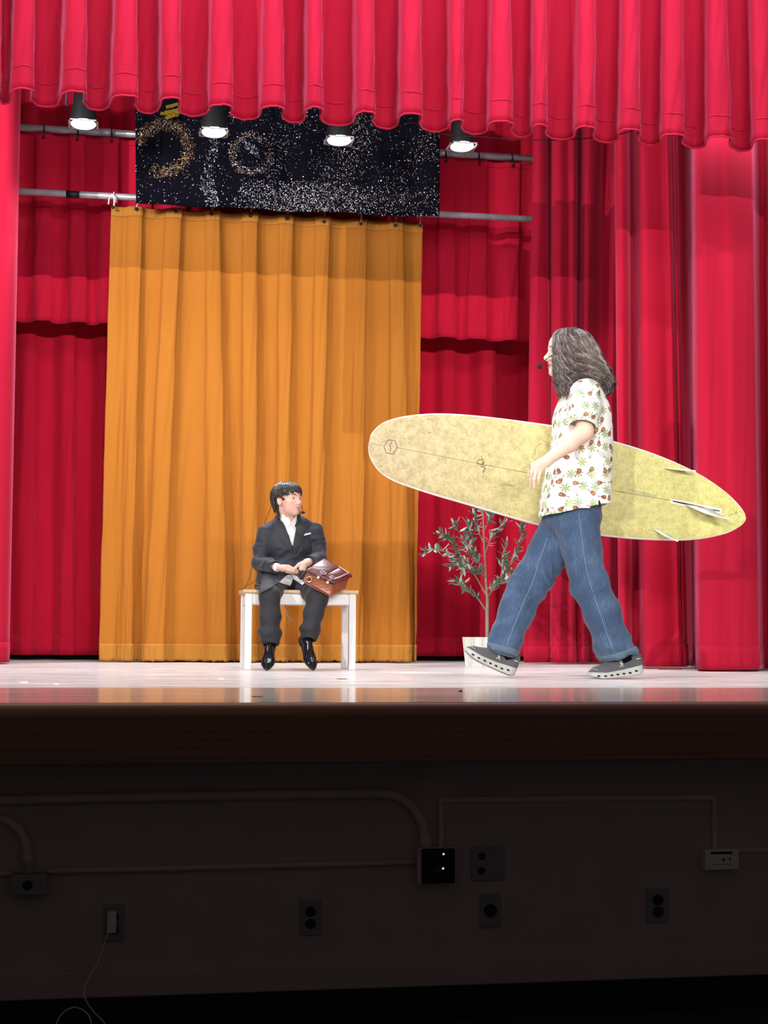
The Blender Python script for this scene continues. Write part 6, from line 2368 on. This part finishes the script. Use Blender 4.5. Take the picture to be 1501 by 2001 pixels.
# the face shows between the two curtains of hair
fx = Mn(1098, 690)[0]
hvm.fn(lambda X, Y, Z: np.maximum(np.maximum(np.abs(Y - MAN_Y) - .060, X - fx), Z - Mn(1100, 660)[2]), hvm.lo, (fx + .02, MAN_Y + .2, hvm.lo[2] + .6), 0.01, 's')
V, Q = hvm.mesh(2)
V = wrinkles(V, Q, 0.016, [((1, 0.5, 0.25), .030, 0.6), ((1, 0.5, -0.3), .036, 0.6)], 5)
hair_o = new_obj('hair', V, Q, M['hair_man'], man, True)
rh = random.Random(17)
mb = MB()
tone = []
for k in range(190):
    ph = rh.uniform(-pi, pi)          # pi = front
    if abs(abs(ph) - pi) < 0.45:
        continue
    if math.sin(ph) > 0.3 and rh.random() < 0.6:
        continue
    z0 = hzz[-1] - .006 - rh.random() ** 1.6 * 0.11
    z1 = hzz[0] + rh.uniform(-.014, .05) + (0.08 if rh.random() < 0.25 else 0)
    wl, wa, wp = rh.uniform(.045, .080), rh.uniform(.003, .009), rh.uniform(0, 6.28)
    lift = rh.uniform(0.97, 1.05)
    drift = rh.gauss(0, 0.16)
    spread = rh.uniform(0.03, 0.085)
    ctone = rh.random()
    n_ = 18
    for m in range(16):
        dph, dz, dl = rh.gauss(0, spread), rh.gauss(0, .008), rh.gauss(0, .014)
        fz = rh.gauss(0, 0.12)
        pts = []
        for j in range(n_):
            tt = j / (n_ - 1)
            z = z0 + dz + (z1 + rh.uniform(-.001, .001) - z0) * tt
            z = min(z, hzz[-1] - .004)
            xf, xb, w = hair_env(z)
            low_ = min(1.0, max(0, (hzz[-1] - 0.07 - z) / 0.2))
            s_ = 2 * pi * (hzz[-1] - z) / wl + wp + fz
            an = ph + dph * (1.25 - 0.9 * tt) + drift * tt + 0.085 * math.sin(s_) * (0.15 + low_)
            ca, sa = math.cos(an), math.sin(an)
            e_ = 2 / 3.6 if ca < 0 else 2 / 2.2
            yy = w * math.copysign(abs(sa) ** e_, sa)
            xf = xf + yy * .36
            cx, a = (xf + xb) / 2, (xb - xf) / 2
            rr = 1 + (lift - 1 + dl * (0.4 + low_)) * min(1, 0.15 + 4 * tt) + wa * (0.2 + 1.5 * low_) / a * math.sin(s_ + 1.3)
            pts.append((cx + a * rr * math.copysign(abs(ca) ** e_, ca), MAN_Y + yy * rr, z))
        r0 = rh.uniform(.0009, .0019)
        nv0 = len(mb.v)
        mb.tube(pts, [r0 * (1 - 0.75 * tt ** 2.5) for tt in np.linspace(0, 1, n_)], 3, False)
        tn = min(1, max(0, 0.15 + 0.55 * ctone + rh.gauss(0, 0.22)))
        tone += [tn] * (len(mb.v) - nv0)
t = NT('hair_strand')
ta = t.n('ShaderNodeAttribute', attribute_name='tone').outputs['Fac']
t.bsdf(Base_Color=t.ramp(ta, [(0.0, (0.025, 0.016, 0.013)), (0.5, (0.14, 0.098, 0.082)), (1.0, (0.50, 0.42, 0.40))]), Roughness=0.33, Specular_IOR_Level=0.8)
hs_o = mb.obj('hair_strands', t.m, man, True)
at_t = hs_o.data.attributes.new('tone', 'FLOAT', 'POINT')
at_t.data.foreach_set('value', tone)

# headset boom
mb = MB().tube(catmull([Mn(1092, 688, -.085), Mn(1084, 690, -.082), Mn(1076, 696, -.07), Mn(1066, 703, -.055), Mn(1057, 711, -.045)], 4), .0022, 6)
mb.obj('headset_microphone', M['black_plastic'], man, True)
c = Mn(1055, 715, -.045)
MB().lathe([(0, .016), (.006, .013), (.0125, -.002), (.0135, -.010), (.008, -.014), (0, -.014)], c, (0.35, 0, 1), 14).obj('windscreen', M['foam'], man, True)

# ------------------------------------------------------------------ surfboard
SBY = MAN_Y + 0.256
top_px = [(723, 868), (725, 855), (732, 841), (748, 826), (772, 816), (805, 810), (850, 807), (900, 809), (960, 815), (1030, 824), (1090, 833), (1140, 846), (1200, 862), (1260, 880), (1320, 903), (1375, 930), (1420, 960), (1446, 984), (1459, 1001), (1462, 1011)]
bot_px = [(723, 868), (724, 884), (730, 900), (742, 918), (765, 936), (800, 951), (850, 968), (900, 983), (970, 1004), (1040, 1024), (1100, 1036), (1165, 1046), (1230, 1053), (1290, 1056), (1340, 1056), (1385, 1051), (1425, 1041), (1450, 1028), (1460, 1018), (1462, 1011)]
A0, A1 = np.array([723.0, 868.0]), np.array([1462.0, 1011.0])
axd = (A1 - A0) / np.linalg.norm(A1 - A0)
LEN = np.linalg.norm(A1 - A0)
nrm2 = np.array([axd[1], -axd[0]])           # towards the upper edge


def prof_of(pts):
    C = catmull([(p[0], p[1], 0) for p in pts], 6)[:, :2] - A0
    s_ = C @ axd
    w_ = C @ nrm2
    o = np.argsort(s_)
    return s_[o], w_[o]


st_, wt_ = prof_of(top_px)
sb_, wb_ = prof_of(bot_px)
NS, NC = 110, 32
ss = LEN * (0.5 - 0.5 * np.cos(np.linspace(0.0, pi, NS)))
ss[0] += 0.8
ss[-1] -= 0.8
Vb, Fb, rail = [], [], []
for s_ in ss:
    wt, wb = np.interp(s_, st_, wt_), np.interp(s_, sb_, wb_)
    u = s_ / LEN
    th = 0.066 * max(0.10, (1 - abs(2 * u - 0.95) ** 3.0)) ** 0.8
    rock = 0.055 * max(0, 0.35 - u) ** 2 / 0.1225 + 0.03 * max(0, u - 0.7) ** 2 / 0.09
    c, a = (wt + wb) / 2, (wt - wb) / 2
    for k in range(NC):
        t_ = 2 * pi * k / NC
        cw = math.copysign(abs(math.cos(t_)) ** 0.75, math.cos(t_))
        sy = math.copysign(abs(math.sin(t_)) ** 0.65, math.sin(t_))
        p2 = A0 + axd * s_ + nrm2 * (c + a * cw)
        Vb.append(at(p2[0], p2[1], SBY) + np.array([0, sy * th / 2 + rock, 0]))
        rail.append(1.0 if abs(cw) > 0.985 or a * (1 - abs(cw)) < 2.2 else 0.0)
for i in range(NS - 1):
    for k in range(NC):
        k2 = (k + 1) % NC
        Fb.append((i * NC + k, (i + 1) * NC + k, (i + 1) * NC + k2, i * NC + k2))
Fb += [tuple(range(NC)), tuple((NS - 1) * NC + k for k in range(NC - 1, -1, -1))]
Vb = np.array(Vb)
sb = empty('surfboard', Vb.mean(0))
tag(sb, 'worn pale yellow surfboard with white rails and three fins, carried under the arm', 'surfboard')
t = NT('aged_board')
v = t.coords()
n1 = t.noise(v, 3.2, 6, 0.65)
n2 = t.noise(v, 26, 5, 0.7)
n3 = t.noise(v, 110, 3, 0.6)
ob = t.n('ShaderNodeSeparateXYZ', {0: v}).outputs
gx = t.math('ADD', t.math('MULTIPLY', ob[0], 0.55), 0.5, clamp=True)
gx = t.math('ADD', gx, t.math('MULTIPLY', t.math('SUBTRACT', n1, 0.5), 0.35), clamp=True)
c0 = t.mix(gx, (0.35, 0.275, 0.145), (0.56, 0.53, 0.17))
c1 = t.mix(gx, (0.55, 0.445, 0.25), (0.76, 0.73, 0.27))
sp = t.math('ADD', t.math('MULTIPLY', n2, 0.6), t.math('MULTIPLY', n3, 0.4))
c = t.mix(t.ramp(sp, [(0.40, (0, 0, 0)), (0.60, (1, 1, 1))]), c0, c1)
st2 = t.math('MULTIPLY', t.math('GREATER_THAN', n2, 0.66), 0.35)
c = t.mix(st2, c, (0.25, 0.20, 0.10))
ra = t.n('ShaderNodeAttribute', attribute_name='rail').outputs['Fac']
c = t.mix(t.math('GREATER_THAN', ra, 0.5), c, (0.80, 0.78, 0.70))
t.bsdf(Base_Color=c, Roughness=0.62)
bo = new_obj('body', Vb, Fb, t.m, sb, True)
at_r = bo.data.attributes.new('rail', 'FLOAT', 'POINT')
at_r.data.foreach_set('value', rail)
sb_bvh = bvh_of(Vb, np.array([f for f in Fb if len(f) == 4]))
M['ink'] = m_plain('dark_ink', (0.03, 0.028, 0.025), 0.5)
M['ink_brown'] = m_plain('stringer', (0.16, 0.10, 0.05), 0.5)
M['ink_teal'] = m_plain('teal_ink', (0.10, 0.22, 0.22), 0.5)
M['fin_white'] = m_plain('fin_white', (0.82, 0.81, 0.76), 0.35)
strokes('stringer', [[(724, 866.5), (752, 871)], [(776, 875), (1030, 924)], [(1098, 936), (1190, 957), (1312, 978)]], sb_bvh, 0.0018, M['ink_brown'], sb, -0.0010)
hexp = [(750.5, 873), (758.5, 859.5), (772, 861), (776.5, 874.5), (768.5, 887.5), (755, 885.5), (750.5, 873)]
strokes('hexagon_emblem', [[hexp[i], hexp[i + 1]] for i in range(6)] + [[(766, 864), (762, 870), (764, 876), (762, 884)]], sb_bvh, 0.0020, M['ink'], sb, -0.0008)
strokes('signature', [[(941, 890), (943, 900), (945, 911), (949, 916)], [(947, 898), (936, 899), (933, 904), (940, 908), (947, 902), (940, 913), (950, 910)],
                      [(950, 916), (945, 917), (947, 921), (943, 921), (945, 925)]], sb_bvh, 0.0017, M['ink'], sb, -0.0006)
strokes('ding_marks', [[(854, 818), (860, 819)], [(836, 844), (841, 846)], [(838, 848), (842, 843)], [(1000, 836), (1004, 834)], [(975, 947), (1005, 950)], [(982, 944), (1000, 948)], [(998, 976), (1008, 979)], [(1045, 890), (1047, 875), (1058, 866)], [(1040, 895), (1043, 886)], [(1062, 862), (1072, 865)], [(1076, 872), (1068, 868)]], sb_bvh, 0.0014, M['ink_brown'], sb, -0.0006)
strokes('stress_line', [[(1085.8, 834.5), (1084.5, 855), (1083, 872)]], sb_bvh, 0.0014, M['ink'], sb, -0.0004)
# handwriting along the stringer towards the tail, a scrawl near the tip
scr = []
rs2 = random.Random(2)
for k in range(13):
    x = 1231 + k * 4.1
    y = 959 + k * 0.95
    scr.append([(x, y + 4), (x + 1.2, y - 4 + rs2.uniform(-1, 1)), (x + 2.4, y + 2), (x + 3.6, y - 1 + rs2.uniform(-2, 2))])
    if k % 3 == 0:
        scr.append([(x - 1, y - 1), (x + 3, y - 2)])
strokes('handwriting', scr, sb_bvh, 0.0011, M['ink_teal'], sb, -0.0004, 4, 3)
strokes('scrawl', [[(1191, 950), (1193, 958)], [(1188, 953), (1197, 957)], [(1214, 955), (1216, 962)], [(1211, 960), (1221, 962)]], sb_bvh, 0.0011, M['ink'], sb, -0.0004, 4)
strokes('scrawl', [[(1431, 993), (1445, 1011)], [(1428, 1006), (1447, 999)], [(1424, 1008), (1436, 1003)], [(1440, 996), (1437, 1008)]], sb_bvh, 0.0012, M['ink'], sb, -0.0004, 4)
# fin box, its slot, and the fins
patch('fin_box', [(1311.5, 974.5), (1411, 994), (1409, 1003), (1309.5, 983)], sb_bvh, 0.0, 0.0025, M['fin_white'], sb, 8)
patch('slot', [(1315, 978), (1345, 984), (1372, 990), (1384, 994), (1407, 997.5), (1406.5, 999.5), (1384, 996), (1344, 987), (1314.5, 980.2)], sb_bvh, 0.0025, 0.0006, M['black'], sb, 8)


def fin(name, b0, b1, depth, rake, drop):
    p0, p1 = hit(sb_bvh, *b0), hit(sb_bvh, *b1)
    d = p1 - p0
    L_ = np.linalg.norm(d)
    d /= L_
    out = np.array([0, -1.0, 0])
    w = np.cross(d, out)
    K = 10
    vs, fs = [], []
    for j in range(K):
        s_ = j / (K - 1)
        lead = p0 + d * (L_ * 0.0 + (rake + L_ * 0.25) * s_ ** 1.2) + out * depth * s_ + np.array([0, 0, -drop * s_])
        trail = p1 + d * (rake * 0.75 * s_ ** 1.6 - L_ * 0.12 * math.sin(pi * s_)) + out * depth * s_ + np.array([0, 0, -drop * s_])
        if j == K - 1:
            lead = trail - d * 0.006
        for q, th in ((lead, 0.0012), (lead * 0.65 + trail * 0.35, 0.0045), (trail, 0.0008)):
            vs += [q + w * th, q - w * th]
    for j in range(K - 1):
        a, b = j * 6, (j + 1) * 6
        for i in (0, 2):
            fs += [(a + i, a + i + 2, b + i + 2, b + i), (a + i + 1, b + i + 1, b + i + 3, a + i + 3)]
        fs += [(a, b, b + 1, a + 1), (a + 4, a + 5, b + 5, b + 4)]
    fs += [(0, 1, 3, 2), (2, 3, 5, 4)]
    a = (K - 1) * 6
    fs += [(a, a + 2, a + 3, a + 1), (a + 2, a + 4, a + 5, a + 3)]
    o = new_obj(name, vs, fs, M['fin_white'], sb, True)
    bm = bmesh.new()
    bm.from_mesh(o.data)
    bmesh.ops.recalc_face_normals(bm, faces=bm.faces[:])
    bm.to_mesh(o.data)
    bm.free()
    return o


fin('fin', (1338, 985), (1398, 998), 0.155, 0.03, 0.055)
fin('fin', (1298, 915), (1342, 919), 0.085, 0.03, 0.012)
fin('fin', (1276, 1033), (1310, 1045), 0.085, 0.02, 0.036)
